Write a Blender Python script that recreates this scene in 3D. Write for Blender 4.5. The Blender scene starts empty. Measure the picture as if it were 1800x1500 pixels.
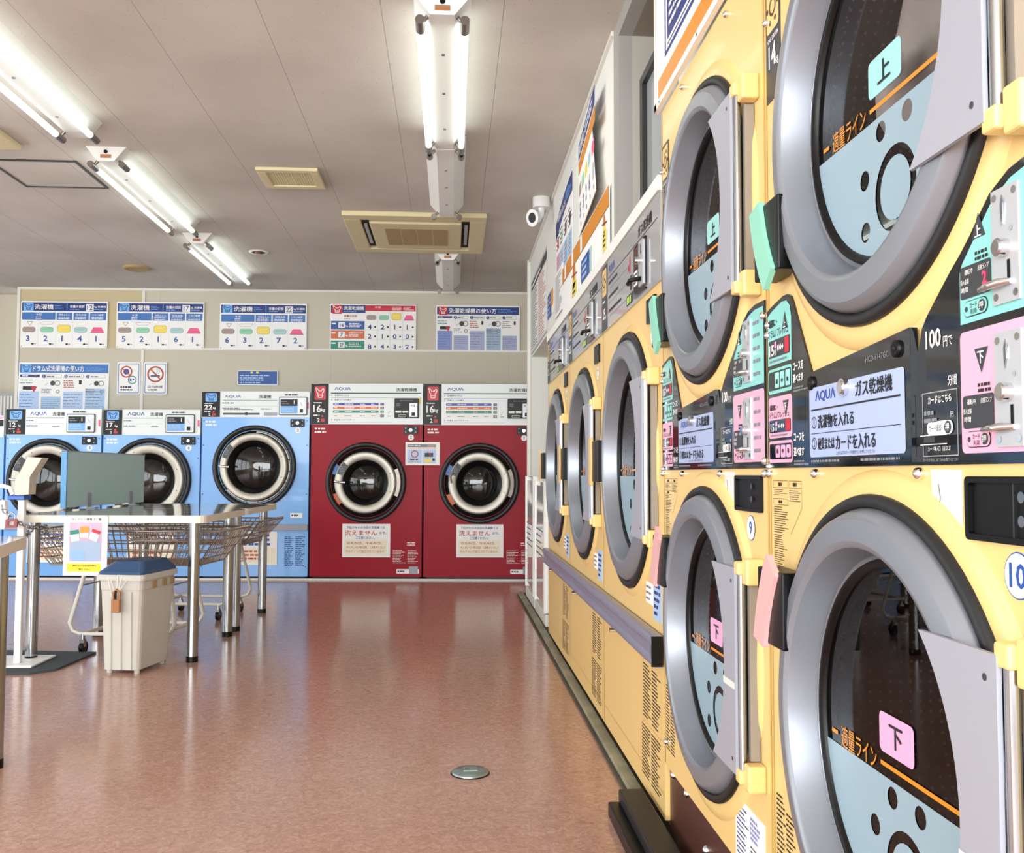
import bpy, math, random
from mathutils import Matrix, Vector, Euler
from mathutils.geometry import tessellate_polygon
S = bpy.context.scene
COL = S.collection
PI = math.pi

# ---------------------------------------------------------------- camera, world, light, exposure
cam_d = bpy.data.cameras.new('camera')
cam_d.sensor_fit = 'HORIZONTAL'; cam_d.sensor_width = 36.0
cam_d.lens = 1650.0 / 1800.0 * 36.0
cam_d.clip_start = 0.02; cam_d.clip_end = 100
cam = bpy.data.objects.new('camera', cam_d); COL.objects.link(cam)
YAW = math.atan(106/1650.0); PITCH = math.atan(84/1650.0*math.cos(YAW)); ROLL = 0.0025
fw = Vector((math.sin(YAW)*math.cos(PITCH), math.cos(YAW)*math.cos(PITCH), math.sin(PITCH)))
rt = Vector((math.cos(YAW), -math.sin(YAW), 0)); dn = fw.cross(rt)
r2 = rt*math.cos(ROLL) - dn*math.sin(ROLL); d2 = dn*math.cos(ROLL) + rt*math.sin(ROLL)
cam.matrix_world = Matrix(((r2.x, -d2.x, -fw.x, 0), (r2.y, -d2.y, -fw.y, 0), (r2.z, -d2.z, -fw.z, 0.97), (0, 0, 0, 1)))
S.camera = cam

w = bpy.data.worlds.new('sky'); S.world = w; w.use_nodes = True
nt = w.node_tree; bg = nt.nodes['Background']
bg.inputs[0].default_value = (0.86, 0.93, 1.0, 1); bg.inputs[1].default_value = 2.0

def area(name, loc, rot, sx, sy, power, col):
    l = bpy.data.lights.new(name, 'AREA'); l.shape = 'RECTANGLE'; l.size = sx; l.size_y = sy
    l.energy = power; l.color = col
    o = bpy.data.objects.new(name, l); COL.objects.link(o); o.location = loc; o.rotation_euler = rot
    return o
# daylight entering through the glazed shop front behind the camera and the glazed left side
area('daylight_shop_front', (-2.4, -2.35, 1.45), (math.radians(90), 0, 0), 7.2, 2.2, 340, (0.97, 0.985, 1.0))
area('daylight_left_side', (-6.35, 4.2, 1.5), (math.radians(90), 0, math.radians(-90)), 8.0, 2.0, 110, (0.97, 0.985, 1.0))

S.view_settings.view_transform = 'Standard'; S.view_settings.look = 'None'
S.view_settings.gamma = 1.0; S.view_settings.use_curve_mapping = False
S.view_settings.exposure = 0.42
try:
    S.cycles.use_denoising = True
    S.cycles.max_bounces = 8; S.cycles.diffuse_bounces = 4; S.cycles.glossy_bounces = 4
    S.cycles.transparent_max_bounces = 12
    S.cycles.sample_clamp_indirect = 6.0
except Exception:
    pass

# ---------------------------------------------------------------- materials
def lin(h):
    h = h.lstrip('#'); c = [int(h[i:i+2], 16)/255 for i in (0, 2, 4)]
    return tuple((x/12.92 if x <= 0.04045 else ((x+0.055)/1.055)**2.4) for x in c)
MATS = {}
def M(name, hexc=None, rough=0.5, metal=0.0, coat=0.0, noise=0.0, nscale=8.0, bump=0.0, bscale=60.0, emit=0.0, emitc=None, spec=0.5):
    if name in MATS: return MATS[name]
    m = bpy.data.materials.new(name); m.use_nodes = True
    n = m.node_tree.nodes; l = m.node_tree.links; b = n['Principled BSDF']
    c = lin(hexc)
    b.inputs['Base Color'].default_value = (*c, 1)
    b.inputs['Roughness'].default_value = rough; b.inputs['Metallic'].default_value = metal
    b.inputs['Coat Weight'].default_value = coat; b.inputs['Coat Roughness'].default_value = 0.06
    b.inputs['Specular IOR Level'].default_value = spec
    if emit:
        b.inputs['Emission Color'].default_value = (*(lin(emitc) if emitc else c), 1)
        b.inputs['Emission Strength'].default_value = emit
    if noise or bump:
        tc = n.new('ShaderNodeTexCoord')
    if noise:
        t = n.new('ShaderNodeTexNoise'); t.inputs['Scale'].default_value = nscale; t.inputs['Detail'].default_value = 5
        l.new(tc.outputs['Object'], t.inputs['Vector'])
        r = n.new('ShaderNodeValToRGB'); r.color_ramp.elements[0].position = 0.3; r.color_ramp.elements[1].position = 0.7
        r.color_ramp.elements[0].color = (*[x*(1-noise) for x in c], 1)
        r.color_ramp.elements[1].color = (*[min(1, x*(1+noise*0.5)) for x in c], 1)
        l.new(t.outputs['Fac'], r.inputs['Fac']); l.new(r.outputs['Color'], b.inputs['Base Color'])
    if bump:
        t = n.new('ShaderNodeTexNoise'); t.inputs['Scale'].default_value = bscale; t.inputs['Detail'].default_value = 3
        l.new(tc.outputs['Object'], t.inputs['Vector'])
        bp = n.new('ShaderNodeBump'); bp.inputs['Strength'].default_value = bump; bp.inputs['Distance'].default_value = 0.002
        l.new(t.outputs['Fac'], bp.inputs['Height']); l.new(bp.outputs['Normal'], b.inputs['Normal'])
    MATS[name] = m
    return m

def glassmat(name, tint, ior=1.5, rough=0.0, mirror=0.0):
    m = bpy.data.materials.new(name); m.use_nodes = True
    n = m.node_tree.nodes; l = m.node_tree.links; n.clear()
    out = n.new('ShaderNodeOutputMaterial'); mx = n.new('ShaderNodeMixShader')
    tr = n.new('ShaderNodeBsdfTransparent'); tr.inputs[0].default_value = (*tint, 1)
    gl = n.new('ShaderNodeBsdfGlossy'); gl.inputs['Roughness'].default_value = rough
    fr = n.new('ShaderNodeFresnel'); fr.inputs[0].default_value = ior
    ad = n.new('ShaderNodeMath'); ad.operation = 'ADD'; ad.use_clamp = True; ad.inputs[1].default_value = mirror
    l.new(fr.outputs[0], ad.inputs[0]); l.new(ad.outputs[0], mx.inputs[0])
    l.new(tr.outputs[0], mx.inputs[1]); l.new(gl.outputs[0], mx.inputs[2]); l.new(mx.outputs[0], out.inputs[0])
    MATS[name] = m
    return m

def floor_mat():
    m = bpy.data.materials.new('marbled_vinyl_floor'); m.use_nodes = True
    n = m.node_tree.nodes; l = m.node_tree.links; b = n['Principled BSDF']
    tc = n.new('ShaderNodeTexCoord')
    mp = n.new('ShaderNodeMapping'); mp.inputs['Scale'].default_value = (1, 1, 1); l.new(tc.outputs['Object'], mp.inputs[0])
    def nz(sc, det, dist, ro=0.6):
        t = n.new('ShaderNodeTexNoise'); t.inputs['Scale'].default_value = sc; t.inputs['Detail'].default_value = det
        t.inputs['Distortion'].default_value = dist; t.inputs['Roughness'].default_value = ro
        l.new(mp.outputs[0], t.inputs['Vector']); return t
    a = nz(38, 6, 1.6, 0.7); c = nz(90, 4, 2.5, 0.6); d = nz(0.8, 2, 0)
    r = n.new('ShaderNodeValToRGB'); e = r.color_ramp.elements
    e[0].position = 0.30; e[0].color = (*lin('#a57c69'), 1)
    e[1].position = 0.72; e[1].color = (*lin('#d6b0a0'), 1)
    x = e.new(0.50); x.color = (*lin('#c09481'), 1)
    l.new(a.outputs['Fac'], r.inputs['Fac'])
    r2_ = n.new('ShaderNodeValToRGB'); e = r2_.color_ramp.elements
    e[0].position = 0.60; e[0].color = (0, 0, 0, 1); e[1].position = 0.72; e[1].color = (0.55, 0.55, 0.55, 1)
    l.new(c.outputs['Fac'], r2_.inputs['Fac'])
    mx = n.new('ShaderNodeMixRGB'); mx.inputs['Color2'].default_value = (*lin('#e2c4b3'), 1)
    l.new(r2_.outputs['Color'], mx.inputs['Fac']); l.new(r.outputs['Color'], mx.inputs['Color1'])
    mm = n.new('ShaderNodeMixRGB'); mm.blend_type = 'MULTIPLY'; mm.inputs['Fac'].default_value = 0.25
    l.new(mx.outputs['Color'], mm.inputs['Color1']); l.new(d.outputs['Fac'], mm.inputs['Color2'])
    l.new(mm.outputs['Color'], b.inputs['Base Color'])
    b.inputs['Roughness'].default_value = 0.17; b.inputs['Specular IOR Level'].default_value = 0.5
    bp = n.new('ShaderNodeBump'); bp.inputs['Strength'].default_value = 0.05; bp.inputs['Distance'].default_value = 0.003
    wv = nz(9, 2, 0.5); l.new(wv.outputs['Fac'], bp.inputs['Height']); l.new(bp.outputs['Normal'], b.inputs['Normal'])
    return m

def ceiling_mat():
    m = bpy.data.materials.new('rock_wool_ceiling'); m.use_nodes = True
    n = m.node_tree.nodes; l = m.node_tree.links; b = n['Principled BSDF']
    tc = n.new('ShaderNodeTexCoord')
    t = n.new('ShaderNodeTexNoise'); t.inputs['Scale'].default_value = 1.1; t.inputs['Detail'].default_value = 4
    l.new(tc.outputs['Object'], t.inputs['Vector'])
    r = n.new('ShaderNodeValToRGB'); e = r.color_ramp.elements
    e[0].position = 0.3; e[0].color = (*lin('#b9b1a9'), 1); e[1].position = 0.65; e[1].color = (*lin('#cdc7bf'), 1)
    l.new(t.outputs['Fac'], r.inputs['Fac'])
    # small worm holes
    mp = n.new('ShaderNodeMapping'); mp.inputs['Scale'].default_value = (1, 0.45, 1); l.new(tc.outputs['Object'], mp.inputs[0])
    v = n.new('ShaderNodeTexVoronoi'); v.inputs['Scale'].default_value = 58; v.inputs['Randomness'].default_value = 1
    l.new(mp.outputs[0], v.inputs['Vector'])
    r3 = n.new('ShaderNodeValToRGB'); e = r3.color_ramp.elements
    e[0].position = 0.07; e[0].color = (0.45, 0.42, 0.40, 1); e[1].position = 0.12; e[1].color = (1, 1, 1, 1)
    l.new(v.outputs['Distance'], r3.inputs['Fac'])
    # seams of the boards (they run away from the camera)
    sx = n.new('ShaderNodeSeparateXYZ'); l.new(tc.outputs['Object'], sx.inputs[0])
    md = n.new('ShaderNodeMath'); md.operation = 'PINGPONG'; md.inputs[1].default_value = 0.2475
    sh = n.new('ShaderNodeMath'); sh.operation = 'SUBTRACT'; sh.inputs[1].default_value = 0.2; l.new(sx.outputs['X'], sh.inputs[0]); l.new(sh.outputs[0], md.inputs[0])
    lt = n.new('ShaderNodeMath'); lt.operation = 'LESS_THAN'; lt.inputs[1].default_value = 0.0014; l.new(md.outputs[0], lt.inputs[0])
    m1 = n.new('ShaderNodeMixRGB'); m1.blend_type = 'MULTIPLY'; m1.inputs['Fac'].default_value = 0.75
    l.new(r.outputs['Color'], m1.inputs['Color1']); l.new(r3.outputs['Color'], m1.inputs['Color2'])
    m2 = n.new('ShaderNodeMixRGB'); m2.inputs['Color2'].default_value = (*lin('#8d827c'), 1)
    l.new(lt.outputs[0], m2.inputs['Fac']); l.new(m1.outputs['Color'], m2.inputs['Color1'])
    l.new(m2.outputs['Color'], b.inputs['Base Color'])
    b.inputs['Roughness'].default_value = 0.9
    return m

def drum_mat(name, back):
    m = bpy.data.materials.new(name); m.use_nodes = True
    n = m.node_tree.nodes; l = m.node_tree.links; b = n['Principled BSDF']
    tc = n.new('ShaderNodeTexCoord'); sp = n.new('ShaderNodeSeparateXYZ'); l.new(tc.outputs['Object'], sp.inputs[0])
    def mth(op, a, c=None, v=None):
        q = n.new('ShaderNodeMath'); q.operation = op; l.new(a, q.inputs[0])
        if c is not None: l.new(c, q.inputs[1])
        if v is not None: q.inputs[1].default_value = v
        return q.outputs[0]
    if back: A, B = sp.outputs['X'], sp.outputs['Z']
    else: A, B = mth('MULTIPLY', mth('ARCTAN2', sp.outputs['Z'], sp.outputs['X']), v=0.3), sp.outputs['Y']
    P = 0.0085
    fa = mth('PINGPONG', A, v=P); fb = mth('PINGPONG', B, v=P)
    d = mth('SQRT', mth('ADD', mth('MULTIPLY', fa, fa), mth('MULTIPLY', fb, fb)))
    lt = mth('LESS_THAN', d, v=0.0026)
    mx = n.new('ShaderNodeMixRGB'); mx.inputs['Color1'].default_value = (*lin('#4d2c26'), 1); mx.inputs['Color2'].default_value = (*lin('#cdb4ac'), 1)
    l.new(lt, mx.inputs['Fac']); l.new(mx.outputs['Color'], b.inputs['Base Color'])
    b.inputs['Roughness'].default_value = 0.45; b.inputs['Metallic'].default_value = 0.2
    MATS[name] = m

M('yellow', '#e8c680', 0.36, coat=0.1); M('yellow_edge', '#d0ad5c', 0.35); M('red', '#98081f', 0.42, spec=0.22)
M('blue', '#78b2f0', 0.3, coat=0.3); M('white', '#f2f2ee', 0.4); M('paper', '#f4f3f0', 0.6); M('panelwhite', '#dfe6e4', 0.3)
M('black', '#070708', 0.35, spec=0.25); M('blackgloss', '#15181c', 0.06, spec=0.7); M('rubber', '#16181a', 0.45); M('darkgrey', '#33363a', 0.4)
M('grey', '#9a9ea6', 0.35); M('rimgrey', '#8c9199', 0.33, metal=0.45); M('plategrey', '#a3a6b0', 0.42, metal=0.15)
M('steel', '#a4a8ab', 0.2, metal=1.0); M('satin', '#b4b0a4', 0.42, metal=0.55); M('chrome', '#e4e6e8', 0.08, metal=1.0)
M('coinplate', '#bcc0c4', 0.35, metal=0.35); M('cyan', '#86cfc8', 0.3); M('pink', '#e8aac2', 0.3); M('grippink', '#dcaaa8', 0.4); M('gripcyan', '#8accb4', 0.4)
M('labelblue', '#a6b6da', 0.3); M('navy', '#16307c', 0.45); M('midblue', '#3d74ba', 0.45); M('skyblue', '#74b2ee', 0.45); M('paleblue', '#b6cdec', 0.5)
M('logo', '#1b3f9c', 0.4); M('ink', '#16161a', 0.5); M('orange', '#f29a2e', 0.45); M('green', '#1d8a72', 0.45); M('rust', '#d06a3c', 0.45)
M('crimson', '#c4122f', 0.4); M('lime', '#b5e34a', 0.4); M('mint', '#8fd3ab', 0.5); M('taupe', '#a8948a', 0.5); M('sun', '#f2d95a', 0.5)
M('teal', '#a9cfd0', 0.5); M('magenta', '#ee5c8e', 0.5); M('inkblue', '#1d4f9a', 0.45); M('creamtile', '#f3ead2', 0.6); M('inkred', '#b8402e', 0.5)
M('inkgrey', '#7c8088', 0.6); M('led', '#ff3050', 0.4, emit=2.5, emitc='#ff2040'); M('brown', '#4b2a22', 0.4); M('olive', '#99967f', 0.55, noise=0.35, nscale=6)
M('rot', '#4c4738', 0.8, noise=0.4, nscale=9); M('wall', '#c9c2b0', 0.75, bump=0.06, bscale=90); M('wallwhite', '#e6e7e0', 0.6); M('trimwhite', '#e2e0d8', 0.5)
M('walldark', '#c7b994', 0.75, bump=0.06, bscale=90); M('recessgrey', '#b4b2a8', 0.6); M('framegrey', '#a2a19c', 0.4); M('darkframe', '#3b3d3c', 0.35, metal=0.3)
M('fixture', '#e8e8e4', 0.35); M('socket', '#8c857e', 0.25, metal=0.7); M('beige', '#d8cba0', 0.5); M('beigedark', '#a88f62', 0.6); M('shadowbox', '#2a231d', 0.8)
M('tube', '#ffffff', 0.4, emit=4.2, emitc='#f2fff8'); M('tabletop', '#a9aba3', 0.05, spec=0.8); M('tableedge', '#ece6d6', 0.45)
M('screenfabric', '#b6d2d3', 0.85, noise=0.08, nscale=140); M('screenedge', '#5f9fcf', 0.4); M('wire', '#a89a8c', 0.35, metal=0.7); M('cart', '#dcd8cc', 0.35)
M('bin', '#c9c7be', 0.42, noise=0.05, nscale=5); M('binlid', '#2c4f78', 0.35); M('brass', '#a8744a', 0.5, metal=0.2); M('mat', '#3f474b', 0.9, bump=0.2, bscale=200)
M('standbeige', '#cfc7b4', 0.35); M('bandblue', '#2b62b5', 0.35); M('padlock', '#8c1f33', 0.35); M('cctv', '#e4e4e0', 0.35)
M('cloth', '#d2cbc6', 0.9, noise=0.25, nscale=6); M('frost', '#8fa9b5', 0.35); M('laceline', '#d98a1e', 0.4); M('sticker', '#98d6d0', 0.4); M('stickerpink', '#e6a8cd', 0.4)
M('photopink', '#cbb2cb', 0.45, noise=0.15, nscale=9); M('photoblue', '#8fb6e6', 0.45); M('caption', '#f6de2a', 0.45); M('outlet', '#8d9a98', 0.3, metal=0.6)
M('glossywhite', '#eceeed', 0.08, coat=0.6, spec=0.7); M('string', '#e9e6dc', 0.5); M('panelgrey', '#a9adb1', 0.08, spec=0.7); M('bumper', '#8d8fa6', 0.3, metal=0.3)
M('tapeblue', '#a9c6e6', 0.5); M('torn', '#d6d4ce', 0.8); M('ductgrey', '#8c8478', 0.6); M('doorgrey', '#59554e', 0.3)
glassmat('dryer_glass', (0.80, 0.78, 0.78), 1.45); glassmat('washer_glass', (0.32, 0.33, 0.34), 1.5, 0.0, 0.03); glassmat('window_glass', (0.9, 0.94, 0.95), 1.45)
FLOOR = floor_mat(); CEIL = ceiling_mat(); drum_mat('drum', False); drum_mat('drumback', True)
M('washdrum', '#6e6a64', 0.4, metal=0.4)

# ---------------------------------------------------------------- mesh builder
_tc = {}
def glyphs(s, bold):
    k = (s, bold)
    if k in _tc: return _tc[k]
    cu = bpy.data.curves.new('t', 'FONT'); cu.body = s; cu.resolution_u = 2; cu.fill_mode = 'FRONT'
    cu.offset = bold
    ob = bpy.data.objects.new('t', cu)
    me = bpy.data.meshes.new_from_object(ob)
    vs = [(v.co.x, v.co.y) for v in me.vertices]; fs = [tuple(p.vertices) for p in me.polygons]
    fl = [p.normal.z for p in me.polygons]
    fs = [f if z >= 0 else f[::-1] for f, z in zip(fs, fl)]
    bpy.data.meshes.remove(me); bpy.data.objects.remove(ob); bpy.data.curves.remove(cu)
    _tc[k] = (vs, fs); return _tc[k]

def rr(u0, z0, u1, z1, r, n=5):
    p = []
    for cx, cz, a in ((u1-r, z0+r, -90), (u1-r, z1-r, 0), (u0+r, z1-r, 90), (u0+r, z0+r, 180)):
        for i in range(n+1):
            t = math.radians(a + 90*i/n); p.append((cx+r*math.cos(t), cz+r*math.sin(t)))
    return p
def circ(cu, cz, r, n=32, a0=0, a1=360):
    full = abs(a1-a0) >= 360
    k = n if full else n+1
    return [(cu+r*math.cos(math.radians(a0+(a1-a0)*i/n)), cz+r*math.sin(math.radians(a0+(a1-a0)*i/n))) for i in range(k)]

class MB:
    def __init__(self): self.v = []; self.f = []; self.xf = None
    def add(self, vs, fs, m, smooth=False):
        b = len(self.v)
        if self.xf is not None: vs = [tuple(self.xf @ Vector(p)) for p in vs]
        self.v += vs
        for f in fs: self.f.append((tuple(i+b for i in f), m, smooth))
        return self
    def box(self, x0, x1, y0, y1, z0, z1, m):
        v = [(x, y, z) for z in (z0, z1) for y in (y0, y1) for x in (x0, x1)]
        return self.add(v, [(0, 2, 3, 1), (4, 5, 7, 6), (0, 1, 5, 4), (2, 6, 7, 3), (0, 4, 6, 2), (1, 3, 7, 5)], m)
    def flat(self, poly, w, m, holes=()):
        """polygon in (u,z) facing -y at y=-w"""
        if not holes and len(poly) <= 4:
            return self.add([(u, -w, z) for u, z in poly], [tuple(range(len(poly)))], m)
        loops = [[Vector((u, z, 0)) for u, z in poly]] + [[Vector((u, z, 0)) for u, z in h] for h in holes]
        tri = tessellate_polygon(loops); pts = [p for lp in loops for p in lp]
        fs = []
        for a, b, c in tri:
            A, B, C_ = pts[a], pts[b], pts[c]
            cr = (B.x-A.x)*(C_.y-A.y)-(B.y-A.y)*(C_.x-A.x)
            if abs(cr) < 1e-12: continue
            fs.append((a, b, c) if cr > 0 else (a, c, b))
        return self.add([(p.x, -w, p.y) for p in pts], fs, m)
    def prism(self, poly, w0, w1, m, holes=(), side=None, back=True):
        side = side or m
        self.flat(poly, w1, m, holes)
        for k, lp in enumerate([poly]+list(holes)):
            n = len(lp); v = [(u, -w1, z) for u, z in lp]+[(u, -w0, z) for u, z in lp]
            A = sum(lp[i][0]*lp[(i+1) % n][1]-lp[(i+1) % n][0]*lp[i][1] for i in range(n))
            ccw = (A > 0) != (k > 0)
            fs = [((i+1) % n, i, i+n, (i+1) % n+n) if ccw else (i, (i+1) % n, (i+1) % n+n, i+n) for i in range(n)]
            self.add(v, fs, side)
        if back:
            b = MB(); b.flat(poly, w0, m, holes)
            self.add(b.v, [f[::-1] for f, _, _ in b.f], m)
        return self
    def rect(self, u0, z0, u1, z1, w, m): return self.flat([(u0, z0), (u1, z0), (u1, z1), (u0, z1)], w, m)
    def frame(self, u0, z0, u1, z1, t, w, m):
        self.rect(u0, z0, u1, z0+t, w, m); self.rect(u0, z1-t, u1, z1, w, m)
        self.rect(u0, z0+t, u0+t, z1-t, w, m); return self.rect(u1-t, z0+t, u1, z1-t, w, m)
    def disc(self, cu, cz, r, w, m, n=24): return self.flat(circ(cu, cz, r, n), w, m)
    def ring(self, cu, cz, r0, r1, w, m, n=32, a0=0, a1=360):
        o = circ(cu, cz, r1, n, a0, a1); i = circ(cu, cz, r0, n, a0, a1); k = len(o)
        v = [(u, -w, z) for u, z in o]+[(u, -w, z) for u, z in i]
        rng = range(k) if abs(a1-a0) >= 360 else range(k-1)
        return self.add(v, [(j, (j+1) % k, (j+1) % k+k, j+k) for j in rng], m)
    def stroke(self, pts, wd, w, m):
        for (a, b), (c, d) in zip(pts, pts[1:]):
            L = math.hypot(c-a, d-b)
            if L < 1e-9: continue
            nx, nz = -(d-b)/L*wd/2, (c-a)/L*wd/2
            self.flat([(a-nx, b-nz), (c-nx, d-nz), (c+nx, d+nz), (a+nx, b+nz)], w, m)
        return self
    def text(self, s, u0, z0, u1, z1, w, m, bold=0.012):
        heavy = 0.0
        if any(ord(ch) > 0x3100 for ch in s): heavy = .010 if bold >= .015 else 0.0; bold = min(bold, .004)
        vs, fs = glyphs(s, bold)
        if not vs: return self
        xa = min(p[0] for p in vs); xb = max(p[0] for p in vs); ya = min(p[1] for p in vs); yb = max(p[1] for p in vs)
        sx = (u1-u0)/max(xb-xa, 1e-6); sz = (z1-z0)/max(yb-ya, 1e-6)
        if sx > 1.3*sz and len(s) <= 2: u0 += (u1-u0-(xb-xa)*sz*1.1)/2; sx = sz*1.1
        for kk, (du, dz) in enumerate(((0, 0), (heavy, 0), (-heavy, 0), (0, heavy), (0, -heavy)) if heavy else ((0, 0),)):
            self.add([(u0+(x-xa+du)*sx, -w-kk*0.00012, z0+(y-ya+dz)*sz) for x, y in vs], fs, m)
        return self
    def lines(self, u0, z0, u1, z1, n, w, m, seed=1, fill=0.55, gap=0.25):
        """rows of printed small type too fine to read: short dashes"""
        R = random.Random(seed); h = (z1-z0)/n
        for i in range(n):
            zt = z1-i*h; u = u0; e = u0+(u1-u0)*(0.55+0.45*R.random())
            while u < e:
                L = h*(0.5+1.6*R.random())
                self.rect(u, zt-h*(0.5+fill/2), min(u+L, e), zt-h*(0.5-fill/2), w, m)
                u += L+h*gap*(0.6+R.random())
        return self
    def lathe(self, prof, cu, cz, m, n=64, a0=0, a1=360, smooth=True):
        full = abs(a1-a0) >= 360; k = n if full else n+1; vs = []
        for r, ww in prof:
            for i in range(k):
                t = math.radians(a0+(a1-a0)*i/n); vs.append((cu+r*math.cos(t), -ww, cz+r*math.sin(t)))
        fs = []
        for j in range(len(prof)-1):
            for i in range(k if full else k-1):
                a = j*k+i; b = j*k+(i+1) % k; fs.append((a, b, b+k, a+k))
        return self.add(vs, fs, m, smooth)
    def tube(self, pts, r, m, n=10, cap=True, closed=False):
        P = [Vector(p) for p in pts]; N = len(P); rr_ = r if isinstance(r, (list, tuple)) else [r]*N
        vs = []; up = None
        for i in range(N):
            a = P[i-1] if (i > 0 or closed) else P[i]; b = P[(i+1) % N] if (i < N-1 or closed) else P[i]
            t = (b-a).normalized()
            if up is None:
                up = Vector((0, 0, 1)) if abs(t.z) < 0.9 else Vector((1, 0, 0))
            x = t.cross(up)
            if x.length < 1e-6: x = t.orthogonal()
            x.normalize(); y = x.cross(t).normalized(); up = y
            for j in range(n):
                q = 2*PI*j/n; vs.append(tuple(P[i]+(x*math.cos(q)+y*math.sin(q))*rr_[i]))
        fs = []
        for i in range(N if closed else N-1):
            for j in range(n):
                a = i*n+j; b = i*n+(j+1) % n; c = ((i+1) % N)*n+(j+1) % n; d = ((i+1) % N)*n+j
                fs.append((a, d, c, b)[::-1])
        self.add(vs, fs, m, True)
        if cap and not closed:
            self.add([vs[j] for j in range(n)], [tuple(range(n))[::-1]], m)
            self.add([vs[(N-1)*n+j] for j in range(n)], [tuple(range(n))], m)
        return self
    def bar(self, a, b, r, m): return self.tube([a, b], r, m, 5, False)
    def build(self, name, parent=None, bevel=0.0, label=None, seg=2, autos=False):
        me = bpy.data.meshes.new(name)
        me.from_pydata([tuple(p) for p in self.v], [], [f for f, _, _ in self.f])
        names = []
        for _, m, _ in self.f:
            if m not in names: names.append(m)
        for k in names: me.materials.append(MATS[k] if isinstance(k, str) else k)
        ix = {k: i for i, k in enumerate(names)}
        for p, (_, m, s) in zip(me.polygons, self.f): p.material_index = ix[m]; p.use_smooth = s
        me.update()
        o = bpy.data.objects.new(name, me); COL.objects.link(o)
        if parent is not None: o.parent = parent
        if label: o['label'] = label
        if bevel:
            b = o.modifiers.new('bevel', 'BEVEL'); b.width = bevel; b.segments = seg; b.limit_method = 'ANGLE'; b.angle_limit = math.radians(40)
        return o

def thing(name, label, cat, loc=(0, 0, 0), rz=0.0, group=None):
    o = bpy.data.objects.new(name, None); o.empty_display_size = 0.1; COL.objects.link(o)
    o.location = loc; o.rotation_euler = (0, 0, rz); o['label'] = label; o['category'] = cat
    if group: o['group'] = group
    return o
def tag(o, label, cat, group=None):
    o['label'] = label; o['category'] = cat
    if group: o['group'] = group
    return o
def struct(o): o['kind'] = 'structure'; return o
def put(o, loc, rz=0.0): o.location = loc; o.rotation_euler = (0, 0, rz); return o
RT = -PI/2   # things on the right wall face the aisle (-X)

class Canvas:
    """draws in crop pixels, maps to (u,z)"""
    def __init__(s, mb, px0, py0, px1, py1, u0, z0, u1, z1, w):
        s.mb = mb; s.a = (px0, py0, px1, py1, u0, z0, u1, z1); s.w = w
    def p(s, x, y):
        px0, py0, px1, py1, u0, z0, u1, z1 = s.a
        return (u0+(x-px0)/(px1-px0)*(u1-u0), z1-(y-py0)/(py1-py0)*(z1-z0))
    def k(s): return (s.a[6]-s.a[4])/(s.a[2]-s.a[0])
    def rect(s, x0, y0, x1, y1, m, l=1, r=0):
        a = s.p(x0, y1); b = s.p(x1, y0)
        if r: s.mb.flat(rr(a[0], a[1], b[0], b[1], r*s.k()), s.w+l*0.0007, m)
        else: s.mb.rect(a[0], a[1], b[0], b[1], s.w+l*0.0007, m)
    def text(s, t, x0, y0, x1, y1, m, l=3, bold=0.012):
        a = s.p(x0, y1); b = s.p(x1, y0); s.mb.text(t, a[0], a[1], b[0], b[1], s.w+l*0.0007, m, bold)
    def lines(s, x0, y0, x1, y1, n, m, l=3, seed=1, fill=0.5):
        a = s.p(x0, y1); b = s.p(x1, y0); s.mb.lines(a[0], a[1], b[0], b[1], n, s.w+l*0.0007, m, seed, fill)
    def poly(s, pts, m, l=2): s.mb.flat([s.p(*q) for q in pts][::-1], s.w+l*0.0007, m)
    def disc(s, x, y, r, m, l=2): a = s.p(x, y); s.mb.disc(a[0], a[1], r*s.k(), s.w+l*0.0007, m, 20)
    def ring(s, x, y, r0, r1, m, l=2): a = s.p(x, y); s.mb.ring(a[0], a[1], r0*s.k(), r1*s.k(), s.w+l*0.0007, m, 24)
    def stroke(s, pts, wd, m, l=3): s.mb.stroke([s.p(*q) for q in pts], wd*s.k(), s.w+l*0.0007, m)
# ---------------------------------------------------------------- the room
H = 2.85
b = MB(); b.box(-6.6, 1.6, -2.7, 10.3, -0.05, 0.0, FLOOR); struct(b.build('floor'))
b = MB(); b.box(-6.6, 1.6, -2.7, 10.3, H, H+0.05, CEIL); struct(b.build('ceiling'))
# back wall: slightly out of square with the right wall
WB = Vector((0.779, 9.60, 0)); wd = Vector((5.137, -0.12, 0)).normalized(); WANG = math.atan2(wd.y, wd.x)
RB = Vector((0.686, 8.60, 0)); rd = Vector((4.704, -0.335, 0)).normalized(); RANG = math.atan2(rd.y, rd.x)
b = MB(); b.prism([(-5.153, 0), (0.8, 0), (0.8, H), (-5.153, H)], -0.12, 0, 'wall')
for s, z0, z1 in ((-2.62, 0, 2.2), (-2.02, 0, 2.2), (-0.95, 0, 2.2), (-0.2, 0, 2.2), (-4.75, 0, 2.84), (-3.75, 2.24, 2.84), (-1.95, 2.24, 2.84)):
    b.rect(s, z0, s+0.004, z1, 0.0006, 'recessgrey')
o = struct(put(b.build('wall_back'), WB, WANG))
b = MB(); b.prism([(-5.14, 2.236), (-3.915, 2.236), (-3.915, 2.84), (-5.14, 2.84)], 0.0, 0.002, 'walldark'); struct(put(b.build('wall_back_panel'), WB, WANG))
b = MB(); b.prism([(-4.1, 2.222), (0.0, 2.222), (0.0, 2.244), (-4.1, 2.244)], 0, 0.012, 'trimwhite'); struct(put(b.build('trim_1'), WB, WANG))
b = MB(); b.prism([(-3.925, 1.0), (-3.897, 1.0), (-3.897, 2.85), (-3.925, 2.85)], 0, 0.012, 'trimwhite'); struct(put(b.build('trim_2'), WB, WANG))
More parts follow.
